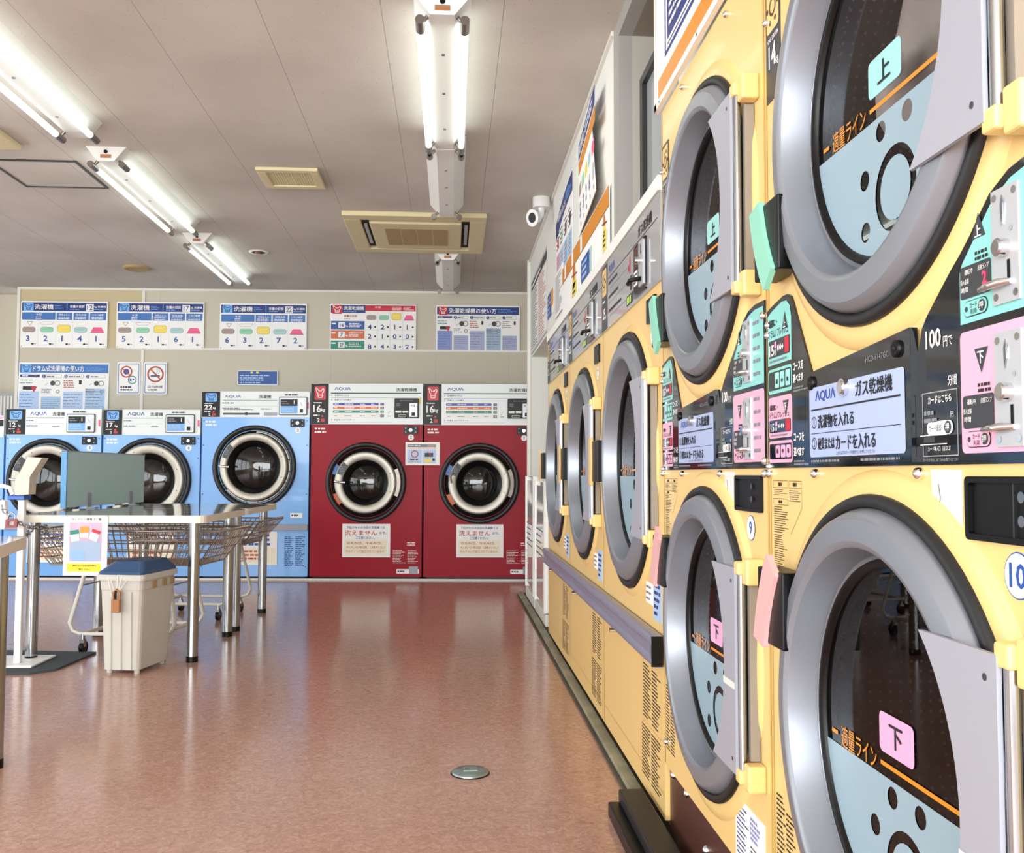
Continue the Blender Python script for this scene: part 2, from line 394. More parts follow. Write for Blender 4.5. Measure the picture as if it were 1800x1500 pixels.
b = MB(); b.prism([(-5.15, 2.826), (0.0, 2.826), (0.0, 2.849), (-5.15, 2.849)], 0, 0.014, 'trimwhite'); struct(put(b.build('trim_3'), WB, WANG))
b = MB(); b.prism([(-5.17, 0), (-5.14, 0), (-5.14, 2.849), (-5.17, 2.849)], -0.12, 0.012, 'trimwhite'); struct(put(b.build('trim_4'), WB, WANG))
b = MB(); b.box(-6.6, -4.36, 10.15, 10.25, 0, H, 'wall'); struct(b.build('wall_back_alcove'))
# left wall and rear wall with the shop glazing
def glazed(name, wn, length, holes, loc, rz):
    b = MB(); b.prism([(0, 0), (length, 0), (length, H), (0, H)], -0.1, 0, 'wall', [[(a, z0), (c, z0), (c, z1), (a, z1)] for a, c, z0, z1 in holes])
    struct(put(b.build(name), loc, rz))
    for i, (a, c, z0, z1) in enumerate(holes):
        g = MB(); g.rect(a, z0, c, z1, -0.05, 'window_glass'); k = struct(put(g.build('window_%d' % (wn+i)), loc, rz))
        f = MB(); f.prism([(a, z0), (c, z0), (c, z1), (a, z1)], -0.08, -0.02, 'framegrey', [[(a+0.05, z0+0.05), (c-0.05, z0+0.05), (c-0.05, z1-0.05), (a+0.05, z1-0.05)]])
        f.build('window_frame', k)
glazed('wall_left', 2, 12.9, [(2.2+i*2.1, 4.2+i*2.1, 0.5, 2.45) for i in range(4)], (-6.3, -2.6, 0), PI/2)
glazed('wall_rear', 6, 7.6, [(0.2+i*1.85, 1.95+i*1.85, 0.25, 2.5) for i in range(4)], (1.2, -2.4, 0), PI)
# right wall (u runs towards the camera from Y=8.15)
Y0 = 8.15
def uy(*ys): return [Y0-y for y in ys]
out = [(0, 0), (0.2, 0), (0.2, 1.97), (Y0-5.53, 1.97), (Y0-5.53, 1.80), (Y0-2.52, 1.80), (Y0-2.52, 2.05), (Y0-0.79, 2.05), (Y0-0.79, 0), (Y0+2.5, 0), (Y0+2.5, H), (0, H)]
hole = [(Y0-3.85, 1.90), (Y0-2.75, 1.90), (Y0-2.75, 2.84), (Y0-3.85, 2.84)]
b = MB(); b.prism(out, -0.14, 0, 'wallwhite', [hole]); struct(put(b.build('wall_right'), (0.68, Y0, 0), RT))
b = MB(); b.box(1.30, 1.36, 5.2, 8.15, 0, 1.97, 'wall'); b.box(0.82, 1.30, 7.95, 8.15, 0, 1.97, 'wall'); b.box(0.82, 1.30, 5.54, 5.6, 0, 1.97, 'wall'); b.box(0.82, 1.36, 5.2, 8.15, 1.97, 2.03, 'wall')
struct(b.build('wall_niche'))
b = MB(); b.box(0.90, 1.5, 8.17, 9.58, 0, H, 'wall'); struct(b.build('wall_right_end'))
b = MB(); b.box(0.655, 0.70, 8.13, 8.17, 0, H-0.002, 'trimwhite'); struct(b.build('trim_5'))
b = MB(); b.box(0.665, 0.682, 3.86, 8.12, H-0.02, H-0.001, 'trimwhite'); struct(b.build('trim_6'))
# high window niche in the right wall
b = MB(); b.prism([(Y0-3.85, 1.90), (Y0-2.75, 1.90), (Y0-2.75, 2.84), (Y0-3.85, 2.84)], -0.05, 0.006, 'framegrey', [[(Y0-3.73, 1.93), (Y0-2.80, 1.93), (Y0-2.80, 2.77), (Y0-3.73, 2.77)]])
win = struct(put(b.build('window_1'), (0.68, Y0, 0), RT))
b = MB(); y1, y2 = Y0-3.73, Y0-2.80
b.box(y1-0.03, y1, 0.05, 0.45, 1.93, 2.77, 'recessgrey'); b.box(y2, y2+0.03, 0.05, 0.45, 1.93, 2.77, 'recessgrey'); b.box(y1, y2, 0.45, 0.48, 1.93, 2.77, 'ductgrey'); b.box(y1, y2, 0.05, 0.45, 2.77, 2.80, 'ductgrey'); b.box(y1, y2, 0.05, 0.45, 1.90, 1.93, 'recessgrey')
b.build('window_reveal', win)
b = MB(); b.prism([(y1+0.0, 1.93), (y2, 1.93), (y2, 2.585), (y1, 2.585)], -0.115, -0.08, 'darkframe', [[(y1+0.05, 1.97), (y2-0.04, 1.97), (y2-0.04, 2.55), (y1+0.05, 2.55)]]); b.build('window_sash', win)
b = MB(); b.rect(y1+0.05, 1.97, y2-0.04, 2.55, -0.1, 'panelgrey'); b.build('window_pane', win)
b = MB(); b.prism(rr(y1+0.32, 2.60, y1+0.62, 2.68, 0.02), -0.13, -0.125, 'beige'); b.build('window_label', win)
# strip along the floor in front of the dryers
b = MB(); b.prism([(0, 0.0), (5.1, 0.0), (5.1, 0.03), (0, 0.03)], 0, 0.035, 'olive'); b.prism([(0, 0.002), (5.1, 0.002), (5.1, 0.012), (0, 0.012)], 0.035, 0.045, 'rot'); b.prism([(0.0, 0), (5.1, 0), (5.1, 0.022), (0, 0.022)], -0.06, 0.0, 'rot')
struct(put(b.build('baseboard_right'), (0.575, 7.55, 0), RT))

# ---------------------------------------------------------------- washing machines at the back
def icon_tub(c, x0, y0, x1, y1, bg, fg):
    w_, h_ = x1-x0, y1-y0
    c.rect(x0, y0, x1, y1, bg, 2, w_*0.12)
    P = lambda a, d: (x0+a*w_, y0+d*h_)
    c.stroke([P(.15, .25), P(.25, .18), P(.38, .34), P(.62, .34), P(.75, .18), P(.86, .25), P(.80, .45), P(.70, .50), P(.68, .82), P(.32, .82), P(.30, .50), P(.20, .45), P(.15, .25)], w_*.06, fg)
    c.stroke([P(.38, .66), P(.62, .66)], w_*.06, fg); c.ring(*P(.16, .17), w_*.05, w_*.09, fg, 3)

def badge(c, x0, y0, x1, y1, kg, tub, dark='darkgrey'):
    w_, h_ = x1-x0, y1-y0
    c.rect(x0, y0, x1, y1, 'black', 1)
    icon_tub(c, x0+w_*.2, y0+h_*.06, x0+w_*.82, y0+h_*.40, tub, 'skyblue' if False else ('paper' if tub == 'crimson' else 'navy'))
    c.lines(x0+w_*.15, y0+h_*.45, x1-w_*.15, y0+h_*.49, 1, 'paper', 3, 3, .6)
    c.text(kg, x0+w_*.14, y0+h_*.52, x0+w_*.58, y0+h_*.71, 'paper', 3, .02); c.text('kg', x0+w_*.58, y0+h_*.60, x0+w_*.80, y0+h_*.71, 'paper', 3, .02)
    c.lines(x0+w_*.15, y0+h_*.75, x0+w_*.55, y0+h_*.81, 1, 'paper', 3, 5); c.disc(x0+w_*.65, y0+h_*.80, w_*.06, 'crimson', 3)
    c.text('2', x0+w_*.35, y0+h_*.85, x0+w_*.5, y0+h_*.95, 'paper', 3, .02); c.rect(x0+w_*.56, y0+h_*.86, x0+w_*.78, y0+h_*.95, 'inkred', 3)

def washer(name, label, body, s0, W, Ht, zp, cu, cz, Rs, Ro, Ri, num, kind, loc=None):
    P0 = RB+rd*s0
    t = thing(name, label, 'washing machine', P0, RANG)
    b = MB()
    hole = circ(cu, cz, Rs-0.05, 48)
    b.prism([(0.004, 0.03), (W-0.006, 0.03), (W-0.006, zp), (0.004, zp)], -0.03, 0, body, [hole])
    b.box(0.004, W-0.006, 0.032, 0.80, 0.03, zp, body); del b.f[-4]   # open behind the door hole
    for z in (0.12, cz-0.25, cz+0.2, zp-0.03):
        for u in (0.02, W-0.025): b.disc(u, z, 0.006, 0.0008, 'darkgrey', 8)
    b.lines(0.035, zp-0.085, 0.175, zp-0.025, 2, 0.0008, 'paper', 7, .5)
    if kind == 'red':
        b.rect(0.0, cz-0.26, W-0.006, cz-0.258, 0.0006, 'darkgrey') if False else None
        b.lines(W-0.27, 0.15, W-0.15, 0.275, 9, 0.0008, 'paper', 11, .28); b.lines(W-0.135, 0.15, W-0.03, 0.275, 9, 0.0008, 'paper', 12, .28); b.lines(W-0.14, 0.31, W-0.03, 0.35, 2, 0.0008, 'paper', 13, .4)
        b.rect(W-0.235, 0.06, W-0.03, 0.10, 0.0008, 'paper'); b.lines(W-0.225, 0.068, W-0.13, 0.092, 1, 0.0014, 'navy', 4); b.rect(W-0.12, 0.055, W-0.04, 0.125, 0.0012, 'grey')
    else:
        b.rect(0.004, 0.452, W-0.006, 0.455, 0.0006, 'navy')
        b.lines(W-0.22, 0.12, W-0.13, 0.40, 16, 0.0008, 'navy', 21, .4); b.lines(W-0.12, 0.12, W-0.03, 0.40, 16, 0.0008, 'navy', 22, .4)
        b.rect(W-0.17, 0.565, W-0.06, 0.61, 0.0008, 'paper'); b.lines(W-0.16, 0.575, W-0.07, 0.60, 1, 0.0014, 'ink', 4)
    b.build('cabinet', t)
    b = MB(); b.box(0.03, W-0.03, 0.03, 0.75, 0, 0.03, 'black'); b.build('toe_kick', t)
    if kind != 'red':
        b = MB(); b.prism(rr(0.004, 0.452, W-0.006, 0.508, 0.012), 0, 0.028, 'grey'); b.build('bumper_rail', t, 0.006)
    # control panel
    b = MB(); b.box(0.0, W-0.004, -0.012, 0.3, zp, Ht, 'panelwhite')
    if kind == 'red':
        c = Canvas(b, 65, 110, 1650, 700, 0, zp, W, Ht, 0.012)
        badge(c, 66, 112, 315, 698, '16', 'crimson')
        c.text('ΛQUΛ', 395, 160, 625, 212, 'logo', 2, .02); c.text('洗濯乾燥機', 1265, 172, 1560, 222, 'ink', 2, .018)
        c.rect(345, 240, 1620, 256, 'darkgrey'); c.rect(345, 314, 1620, 318, 'inkgrey'); c.rect(345, 668, 1200, 671, 'inkgrey')
        for y, n_, s in ((268, '1', '洗濯物を入れる'), (333, '2', '洗濯コースを選ぶ'), (622, '3', '料金を入れてスタート')):
            c.text(n_, 352, y, 365, y+24, 'ink', 2); c.text(s, 395, y, 395+len(s)*30, y+24, 'ink', 2)
        c.rect(365, 372, 1110, 605, 'paper', 1, 8)
        for k, (y, m) in enumerate(((388, 'logo'), (442, 'rust'), (496, 'green'), (558, 'paper'))):
            c.rect(378, y, 1020, y+36, m, 2); ink = 'paper' if k < 3 else 'inkgrey'
            c.lines(400, y+7, 460, y+29, 1, ink, 3, k); c.lines(540, y+7, 690, y+29, 1, ink, 3, k+5); c.lines(760, y+7, 850, y+29, 1, ink, 3, k+9); c.lines(915, y+7, 995, y+29, 1, ink, 3, k+14)
            c.rect(1045, y, 1095, y+38, ('navy', 'brown', 'green', 'darkgrey')[k], 2); c.text(str(k+1), 1062, y+8, 1078, y+30, 'paper', 3)
        c.rect(1135, 320, 1230, 670, 'paleblue', 1) if False else None
        c.stroke([(1155, 560), (1170, 520), (1195, 510)], 5, 'inkgrey', 2); c.lines(1145, 570, 1210, 590, 1, 'inkgrey', 2, 9)
    else:
        if kind == 'b22':
            fx = (90, 105, 1135, 350); bx = (92, 107, 268, 347); L = ((310, 140, 470, 168), (640, 138, 760, 170), (290, 820, 190)); dx = (838, 155, 1110, 330)
        elif kind == 'b12':
            fx = (30, 65, 585, 212); bx = (31, 66, 145, 210); L = ((172, 80, 268, 103), (300, 82, 370, 104), (150, 365, 115)); dx = (385, 92, 548, 198)
        else:
            fx = (590, 68, 1130, 212); bx = (591, 69, 697, 211); L = ((725, 82, 820, 104), (850, 84, 920, 105), (705, 920, 116)); dx = (938, 94, 1098, 200)
        k = (fx[2]-fx[0])/1045.0
        c = Canvas(b, fx[0], fx[1], fx[2], fx[3], 0, zp, W, Ht, 0.012)
        badge(c, *bx, {'b22': '22', 'b12': '12', 'b17': '17'}[kind], 'skyblue')
        c.text('ΛQUΛ', *L[0], 'logo', 2, .02); c.text('洗濯機', *L[1], 'ink', 2, .018)
        x0, x1, y = L[2]; hh = (fx[3]-y)
        c.rect(x0, y-3*k, x1, y+2*k, 'darkgrey'); c.rect(x0, y+.33*hh, x1, y+.34*hh, 'inkgrey')
        c.lines(x0, y+.08*hh, x0+.32*(x1-x0), y+.22*hh, 1, 'inkgrey', 2, 4); c.lines(x0, y+.4*hh, x0+.35*(x1-x0), y+.54*hh, 1, 'inkgrey', 2, 6); c.lines(x0+.7*(x1-x0), y+.45*hh, x1, y+.56*hh, 1, 'inkgrey', 2, 8)
        if kind == 'b22':
            c.rect(297, 308, 650, 326, 'darkgrey'); c.rect(510, 302, 535, 330, 'darkgrey'); c.rect(692, 303, 820, 333, 'grey'); c.lines(300, 270, 680, 285, 1, 'inkgrey', 2, 12)
        c.lines(dx[0]+.2*(dx[2]-dx[0]), dx[1]-.16*(dx[3]-dx[1]), dx[2]-.1*(dx[2]-dx[0]), dx[1]-.05*(dx[3]-dx[1]), 1, 'ink', 2, 3, .7)
    b.build('control_panel', t)
    b = MB()
    if kind == 'red':
        c = Canvas(b, 65, 110, 1650, 700, 0, zp, W, Ht, 0.024); x0, y0, x1, y1 = 1245, 322, 1592, 607
        a = c.p(x0, y1); e = c.p(x1, y0); b.prism(rr(a[0], a[1], e[0], e[1], 0.01), 0.012, 0.024, 'black')
        c.rect(1458, 392, 1568, 590, 'coinplate', 1); c.disc(1490, 425, 14, 'grey', 2); c.rect(1520, 410, 1530, 450, 'ink', 2); c.rect(1488, 525, 1538, 575, 'black', 2); c.stroke([(1490, 480), (1540, 500)], 5, 'grey', 2)
        c.lines(1320, 345, 1520, 368, 1, 'inkgrey', 2, 6); c.lines(1270, 390, 1360, 440, 2, 'inkgrey', 2, 8)
        c.rect(1262, 500, 1345, 530, 'paper', 2, 6); c.rect(1360, 500, 1442, 530, 'paper', 2, 6); c.rect(1305, 558, 1412, 592, 'paper', 1, 8); c.rect(1310, 562, 1407, 588, 'black', 2, 7)
        coin = b.build('coin_unit', t)
    else:
        c = Canvas(b, fx[0], fx[1], fx[2], fx[3], 0, zp, W, Ht, 0.024); x0, y0, x1, y1 = dx; ww, hh = x1-x0, y1-y0
        a = c.p(x0, y1); e = c.p(x1, y0); b.prism(rr(a[0], a[1], e[0], e[1], 0.012), 0.012, 0.024, 'darkgrey')
        c.rect(x0+.02*ww, y0+.05*hh, x1-.03*ww, y1-.04*hh, 'panelwhite', 1, .03*ww); c.rect(x0+.06*ww, y0+.14*hh, x0+.66*ww, y0+.5*hh, 'black', 2); c.rect(x0+.06*ww, y0+.5*hh, x0+.66*ww, y0+.9*hh, 'skyblue', 2)
        c.lines(x0+.1*ww, y0+.2*hh, x0+.4*ww, y0+.42*hh, 2, 'inkgrey', 3, 4); c.lines(x0+.1*ww, y0+.56*hh, x0+.6*ww, y0+.84*hh, 3, 'paleblue', 3, 5); c.rect(x0+.53*ww, y0+.2*hh, x0+.56*ww, y0+.4*hh, 'paper', 3)
        c.rect(x0+.70*ww, y0+.14*hh, x1-.08*ww, y0+.9*hh, 'coinplate', 2); c.rect(x0+.74*ww, y0+.66*hh, x0+.86*ww, y0+.86*hh, 'black', 3); c.stroke([(x0+.76*ww, y0+.3*hh), (x0+.84*ww, y0+.5*hh)], .02*ww, 'grey', 3)
        coin = b.build('coin_unit', t)
    st = MB()
    if kind == 'red':
        if num == '2': st.rect(W-0.045, zp+0.19, W-0.022, zp+0.25, 0.0135, 'sun'); st.build('service_sticker', t, label='small yellow sticker')
    else:
        st.rect(W-0.03, zp+0.08, W-0.012, zp+0.14, 0.0135, 'magenta'); st.build('service_sticker', t, label='small pink sticker')
    # coin box and number
    bx0 = W-0.18; b = MB(); b.prism(rr(bx0, zp-0.088, bx0+0.13, zp-0.015, 0.006), 0, 0.012, 'black')
    for du, dz in ((.02, .018), (.02, .055), (.112, .018), (.112, .055)): b.disc(bx0+du, zp-0.088+dz, 0.006, 0.0128, 'grey', 10)
    b.disc(bx0+.066, zp-.051, .014, .0132, 'chrome', 16); b.build('coin_box', t)
    b = MB(); b.disc(bx0+.068, zp-.118, .027, .001, 'paper', 24); b.text(num, bx0+.058, zp-.132, bx0+.078, zp-.104, .0017, 'inkblue', .02); b.build('number_sticker', t)
    # door
    d = MB(); d.lathe([(Ro, -0.01), (Ro, .045), (Ro-.006, .053), (Ro-.016, .056), (Ri+.016, .05), (Ri+.006, .045), (Ri, .035), (Ri-.002, .0)], cu, cz, 'satin', 72)
    for q in (20, -20, 118, 62): d.disc(cu+(Ro+Ri)/2*math.cos(math.radians(q)), cz+(Ro+Ri)/2*math.sin(math.radians(q)), .005, .055, 'darkgrey', 8)
    dr = d.build('door', t)
    s = MB(); s.lathe([(Rs, 0), (Rs, .02), (Rs-.006, .03), (Rs-.022, .034), (Rs-.036, .028), (Rs-.045, .012), (Rs-.05, -.03), (Ro-.02, -.035)], cu, cz, 'rubber', 72); s.build('door_seal', dr)
    s = MB(); s.lathe([(Ri, .038), (Ri-.022, .026), (Ri-.03, .016), (Ri-.045, .012), (Ri-.05, -.04)], cu, cz, 'black', 64); s.build('glass_gasket', dr)
    s = MB(); r = Ri-.045; s.lathe([(r, .0), (r*.92, .014), (r*.75, .026), (r*.5, .036), (r*.25, .041), (.001, .043)], cu, cz, 'washer_glass', 48); s.build('door_glass', dr)
    s = MB(); s.lathe([(r+.01, -.03), (r+.01, -.42), (.001, -.44)], cu, cz, 'washdrum', 40); s.build('drum', t)
    s = MB(); c0 = math.radians(150)
    s.lathe([(Ro-.012, .0565), (Ri+.012, .0515)], cu, cz, 'darkgrey', 10, 136, 163, False); s.lines(cu-(Ro+Ri)/2*.87-.02, cz+(Ro+Ri)/2*.5-.03, cu-(Ro+Ri)/2*.87+.02, cz+(Ro+Ri)/2*.5+.03, 4, .058, 'inkgrey', 8); s.build('instruction_label', dr)
    s = MB(); rm = (Ro+Ri)/2
    if num == '1': s.tube([(cu-rm+.0, -.055, cz+.10), (cu-rm-.02, -.085, cz+.06), (cu-rm-.015, -.09, cz)], [.012, .014, .02], 'chrome', 10)
    else: s.tube([(cu-Ro+.01, -.075, cz+.01), (cu-rm, -.085, cz+.005), (cu-Ri+.03, -.08, cz)], .011, 'chrome', 10); s.tube([(cu-Ro+.02, -.05, cz+.01), (cu-Ro+.02, -.078, cz+.01)], .009, 'chrome', 8)
    s.build('door_handle', dr)
    s = MB()
    if kind == 'red':
        s.lathe([(Rs-.052, .012), (Ro+.004, .016)], cu, cz, 'satin', 12, -24, 24, False)
        s.build('hinge', dr)
        s = MB(); s.lathe([(Rs-.05, .004), (Ro+.002, .006)], cu, cz, 'midblue', 5, 148, 166, False); s.lathe([(Rs-.05, .004), (Ro+.002, .006)], cu, cz, 'rust', 5, 200, 220, False); s.build('caution_sticker', dr, label='blue and orange caution stickers in the door recess')
    else:
        for a in range(-140, 72, 19):  # silver arc pieces stand in for the reflection on the seal's glossy inner wall
            s.lathe([(Rs-.052, .0), (Rs-.054, .012), (Ro+.008, .010)], cu, cz, 'satin', 5, a+.6, a+18.4, True)
        s.build('seal_reflection', dr)
    return t
washer('washing_machine', 'red 16 kg washer dryer numbered 1 at the right end of the row', 'red', -0.945, 1.035, 1.798, 1.420, 0.512, 0.886, 0.37, 0.282, 0.207, '1', 'red')
washer('washing_machine', 'red 16 kg washer dryer numbered 2, next to the blue 22 kg washer', 'red', -1.986, 1.035, 1.800, 1.424, 0.512, 0.890, 0.37, 0.282, 0.207, '2', 'red')
washer('washing_machine', 'tall blue 22 kg washer numbered 3, left of the red machines', 'blue', -2.995, 1.000, 1.726, 1.487, 0.495, 1.030, 0.385, 0.31, 0.243, '3', 'b22')
washer('washing_machine', 'low blue 17 kg washer numbered 4, half hidden by the grey desk screen', 'blue', -3.905, 0.905, 1.556, 1.321, 0.440, 0.910, 0.385, 0.325, 0.243, '4', 'b17')
washer('washing_machine', 'low blue 12 kg washer numbered 5, leftmost full machine of the back row', 'blue', -4.805, 0.890, 1.560, 1.321, 0.405, 0.905, 0.385, 0.325, 0.243, '5', 'b12')
b = MB(); P0 = RB+rd*(-5.72)
tt = thing('washing_machine', 'washer cut off by the left edge of the picture, only its right edge showing', 'washing machine', P0, RANG)
b.box(0, 0.9, 0, 0.75, 0.03, 1.30, 'blue'); b.box(0.02, 0.88, 0.02, 0.7, 0, 0.03, 'black'); b.build('cabinet', tt)
b = MB(); b.box(0, 0.9, -0.012, 0.3, 1.30, 1.5, 'panelwhite'); b.rect(0.84, 1.40, 0.895, 1.46, .013, 'black'); b.rect(0.80, 1.465, 0.895, 1.49, .013, 'stickerpink'); b.build('control_panel', tt)

b = MB(); b.prism([(-4.85, 0), (0.10, 0), (0.10, .014), (-4.85, .014)], -.02, .03, 'trimwhite'); struct(put(b.build('baseboard_back'), RB, RANG))

# taped paper notices on the machines
def notice(name, label, s, z0, z1, wdt, draw, group=None, rz=RANG, base=RB, dirv=rd, off=0.004, cat='notice'):
    b = MB(); b.prism([(0, 0), (wdt, 0), (wdt, z1-z0), (0, z1-z0)], 0, 0.0015, 'paper')
    draw(b, wdt, z1-z0); o = b.build(name)
    p = base+dirv*s; nrm = Vector((dirv.y, -dirv.x, 0)) 
    put(o, (p.x+nrm.x*off, p.y+nrm.y*off, z0), rz); tag(o, label, cat, group); return o
def washnot(b, W, h):
    c = Canvas(b, 250, 1030, 575, 1265, 0, 0, W, h, .0015)
    c.text('下記のものは当店の洗濯機では', 280, 1046, 538, 1064, 'inkblue', 1, .02); c.text('洗えません', 268, 1074, 485, 1112, 'inkred', 1, .03); c.text('ので、', 500, 1086, 548, 1104, 'inkblue', 1, .02); c.text('ご注意ください。', 345, 1118, 470, 1138, 'inkblue', 1, .02)
    c.rect(265, 1145, 552, 1245, 'creamtile', 1, 5); c.text('羽毛布団、羊毛布団、', 280, 1156, 520, 1174, 'inkred', 2, .01); c.text('わたの布団（綿わた）', 280, 1186, 540, 1204, 'inkred', 2, .01); c.text('キルティング加工されているもの', 276, 1214, 535, 1232, 'inkred', 2, .01)
notice('paper_notice', 'white "cannot be washed" paper taped under the door of red machine 2', -1.685, 0.208, 0.512, 0.44, washnot, 'paper notices under the red doors')
notice('paper_notice', 'white "cannot be washed" paper taped under the door of red machine 1', -0.64, 0.210, 0.510, 0.43, washnot, 'paper notices under the red doors')
def midnot(b, W, h):
    c = Canvas(b, 690, 465, 918, 626, 0, 0, W, h, .0015)
    c.rect(702, 480, 893, 501, 'inkgrey'); c.rect(835, 480, 893, 501, 'taupe', 2); c.lines(710, 484, 830, 497, 1, 'paper', 3, 4); c.rect(702, 506, 893, 510, 'laceline', 1); c.rect(702, 515, 800, 612, 'paleblue', 1); c.rect(806, 515, 893, 612, 'paleblue', 1)
    c.ring(752, 548, 18, 25, 'inkred', 2); c.rect(818, 540, 875, 568, 'ink', 2); c.stroke([(835, 530), (860, 560)], 5, 'inkred', 3); c.lines(722, 578, 785, 596, 1, 'ink', 2, 5); c.rect(815, 582, 862, 606, 'sun', 2); c.disc(878, 588, 9, 'ink', 2); c.lines(705, 600, 795, 609, 1, 'laceline', 2, 6)
notice('paper_notice', 'small white notice with a red circle taped across the gap between the two red machines', -1.112, 1.051, 1.262, 0.315, midnot)
def bluenot(b, W, h):
    b.rect(.02, .02, W-.02, h*.5, .0022, 'creamtile')
    b.lines(.04, h*.55, W-.04, h*.95, 3, .0022, 'inkblue', 6, .55); b.lines(.05, .04, W-.05, h*.46, 3, .003, 'inkred', 8, .5)
notice('paper_notice', 'white notice low on the blue 22 kg washer, behind the wire cart', -2.72, 0.135, 0.44, 0.44, bluenot, 'notices on the blue washers')
notice('paper_notice', 'white notice low on the blue 17 kg washer, behind the hanging poster and wire cart', -3.66, 0.150, 0.44, 0.44, bluenot, 'notices on the blue washers')
notice('paper_notice', 'white notice low on the blue 12 kg washer, behind the steel table leg', -4.58, 0.150, 0.44, 0.44, bluenot, 'notices on the blue washers')
# ---------------------------------------------------------------- signs on the back wall
def wallsign(name, label, s0, z0, s1, z1, fn, group=None, cat='sign', lean=0.0):
    b = MB(); W, h = s1-s0, z1-z0
    b.prism(rr(0, 0, W, h, .01), 0, .006, 'paper'); fn(b, W, h); o = b.build(name)
    p = WB+wd*s0; n = Vector((wd.y, -wd.x, 0)); off = .014
    put(o, (p.x+n.x*off, p.y+n.y*off, z0), WANG); tag(o, label, cat, group)
    if lean: o.rotation_euler = (lean, 0, WANG)
    return o
def item_icons(c, xs, y0, y1, ww, cols=('taupe', 'mint', 'sun', 'teal', 'magenta')):
    for x, m in zip(xs, cols):
        if m == 'magenta':
            c.poly([(x-ww*.8, y1), (x+ww*.8, y1), (x+ww*.45, y0+(y1-y0)*.3), (x-ww*.45, y0+(y1-y0)*.3)], m, 2); c.stroke([(x-ww*.8, y1), (x+ww*.8, y1)], 3, 'ink', 3)
        else:
            yy = y0 if m == 'sun' else y0+(y1-y0)*.3
            c.rect(x-ww*.75, yy, x+ww*.75, y1, 'inkgrey', 1, ww*.28); c.rect(x-ww*.72, yy+2, x+ww*.72, y1-2, m, 2, ww*.26)
            c.stroke([(x-ww*.5, yy+(y1-yy)*.45), (x+ww*.5, yy+(y1-yy)*.3)], 2, 'paper' if m == 'sun' else 'inkgrey', 3)
def pricesign(kg, nums):
    def fn(b, W, h):
        c = Canvas(b, 70, 48, 845, 472, 0, 0, W, h, .006)
        c.rect(80, 62, 835, 138, 'navy'); icon_tub(c, 92, 65, 182, 140, 'skyblue', 'navy')
        c.text('洗濯機', 192, 78, 360, 124, 'paper', 2, .018); c.lines(370, 82, 455, 124, 3, 'skyblue', 2, 3, .3); c.rect(476, 66, 482, 128, 'skyblue', 2)
        c.text('容量の目安', 505, 82, 636, 108, 'paper', 2, .018); c.lines(505, 114, 630, 128, 1, 'skyblue', 2, 4, .5)
        c.rect(650, 72, 718, 136, 'paper', 2); c.text(kg, 660, 82, 708, 126, 'navy', 4, .01); c.text('kg 洗濯機', 724, 86, 825, 108, 'paper', 2, .018); c.lines(724, 114, 820, 126, 1, 'skyblue', 2, 5, .5)
        for x0, x1, tx in ((82, 378, '布 団'), (388, 528, '羽毛ふとん'), (540, 674, '羽毛合掛'), (686, 830, 'こたつ掛敷')):
            c.rect(x0, 152, x1, 218, 'midblue'); m_ = (x0+x1)/2; q = min(60, (x1-x0)*.35); c.text(tx, m_-q if x0 > 100 else m_-24, 162, m_+q if x0 > 100 else m_+24, 180, 'paper', 2, .02); c.lines(x0+(15 if x0 > 100 else 120), 186, x1-(15 if x0 > 100 else 120), 214, 2, 'paper', 2, 6, .4)
        for x in (228, 384, 534, 680): c.rect(x, 225, x+2, 466, 'inkgrey', 1) if False else c.rect(x, 225, x+1.5, 466, 'teal', 1)
        c.poly([(125, 234), (180, 234), (152, 272)], 'inkgrey', 1); c.poly([(133, 238), (172, 238), (152, 266)], 'paper', 2)
        c.stroke([(240, 240), (300, 236), (372, 238), (340, 262), (260, 262), (240, 240)], 2, 'inkgrey', 2)
        item_icons(c, (145, 305, 458, 605, 755), 262, 332, 78)
        for x, n_ in zip((138, 295, 442, 598, 745), nums):
            c.text(n_, x-22 if n_ != '1' else x-13, 362, x+22 if n_ != '1' else x+13, 414, 'inkblue', 2, .022); c.rect(x+32, 430, x+54, 444, 'ink', 2, 4); c.lines(x+58, 430, x+76, 444, 1, 'inkgrey', 2, 5)
        for x, y in ((82, 460), (832, 460)): c.disc(x, y, 4, 'darkgrey', 2)
    return fn
wallsign('price_sign', 'white and blue capacity board marked 12 at the left end of the upper row', -5.125, 2.232, -4.262, 2.706, pricesign('12', '32141'))
wallsign('price_sign', 'white and blue capacity board marked 17, second in the upper row', -4.175, 2.233, -3.297, 2.708, pricesign('17', '52161'))
wallsign('price_sign', 'white and blue capacity board marked 22, third in the upper row', -3.140, 2.231, -2.262, 2.703, pricesign('22', '63272'))
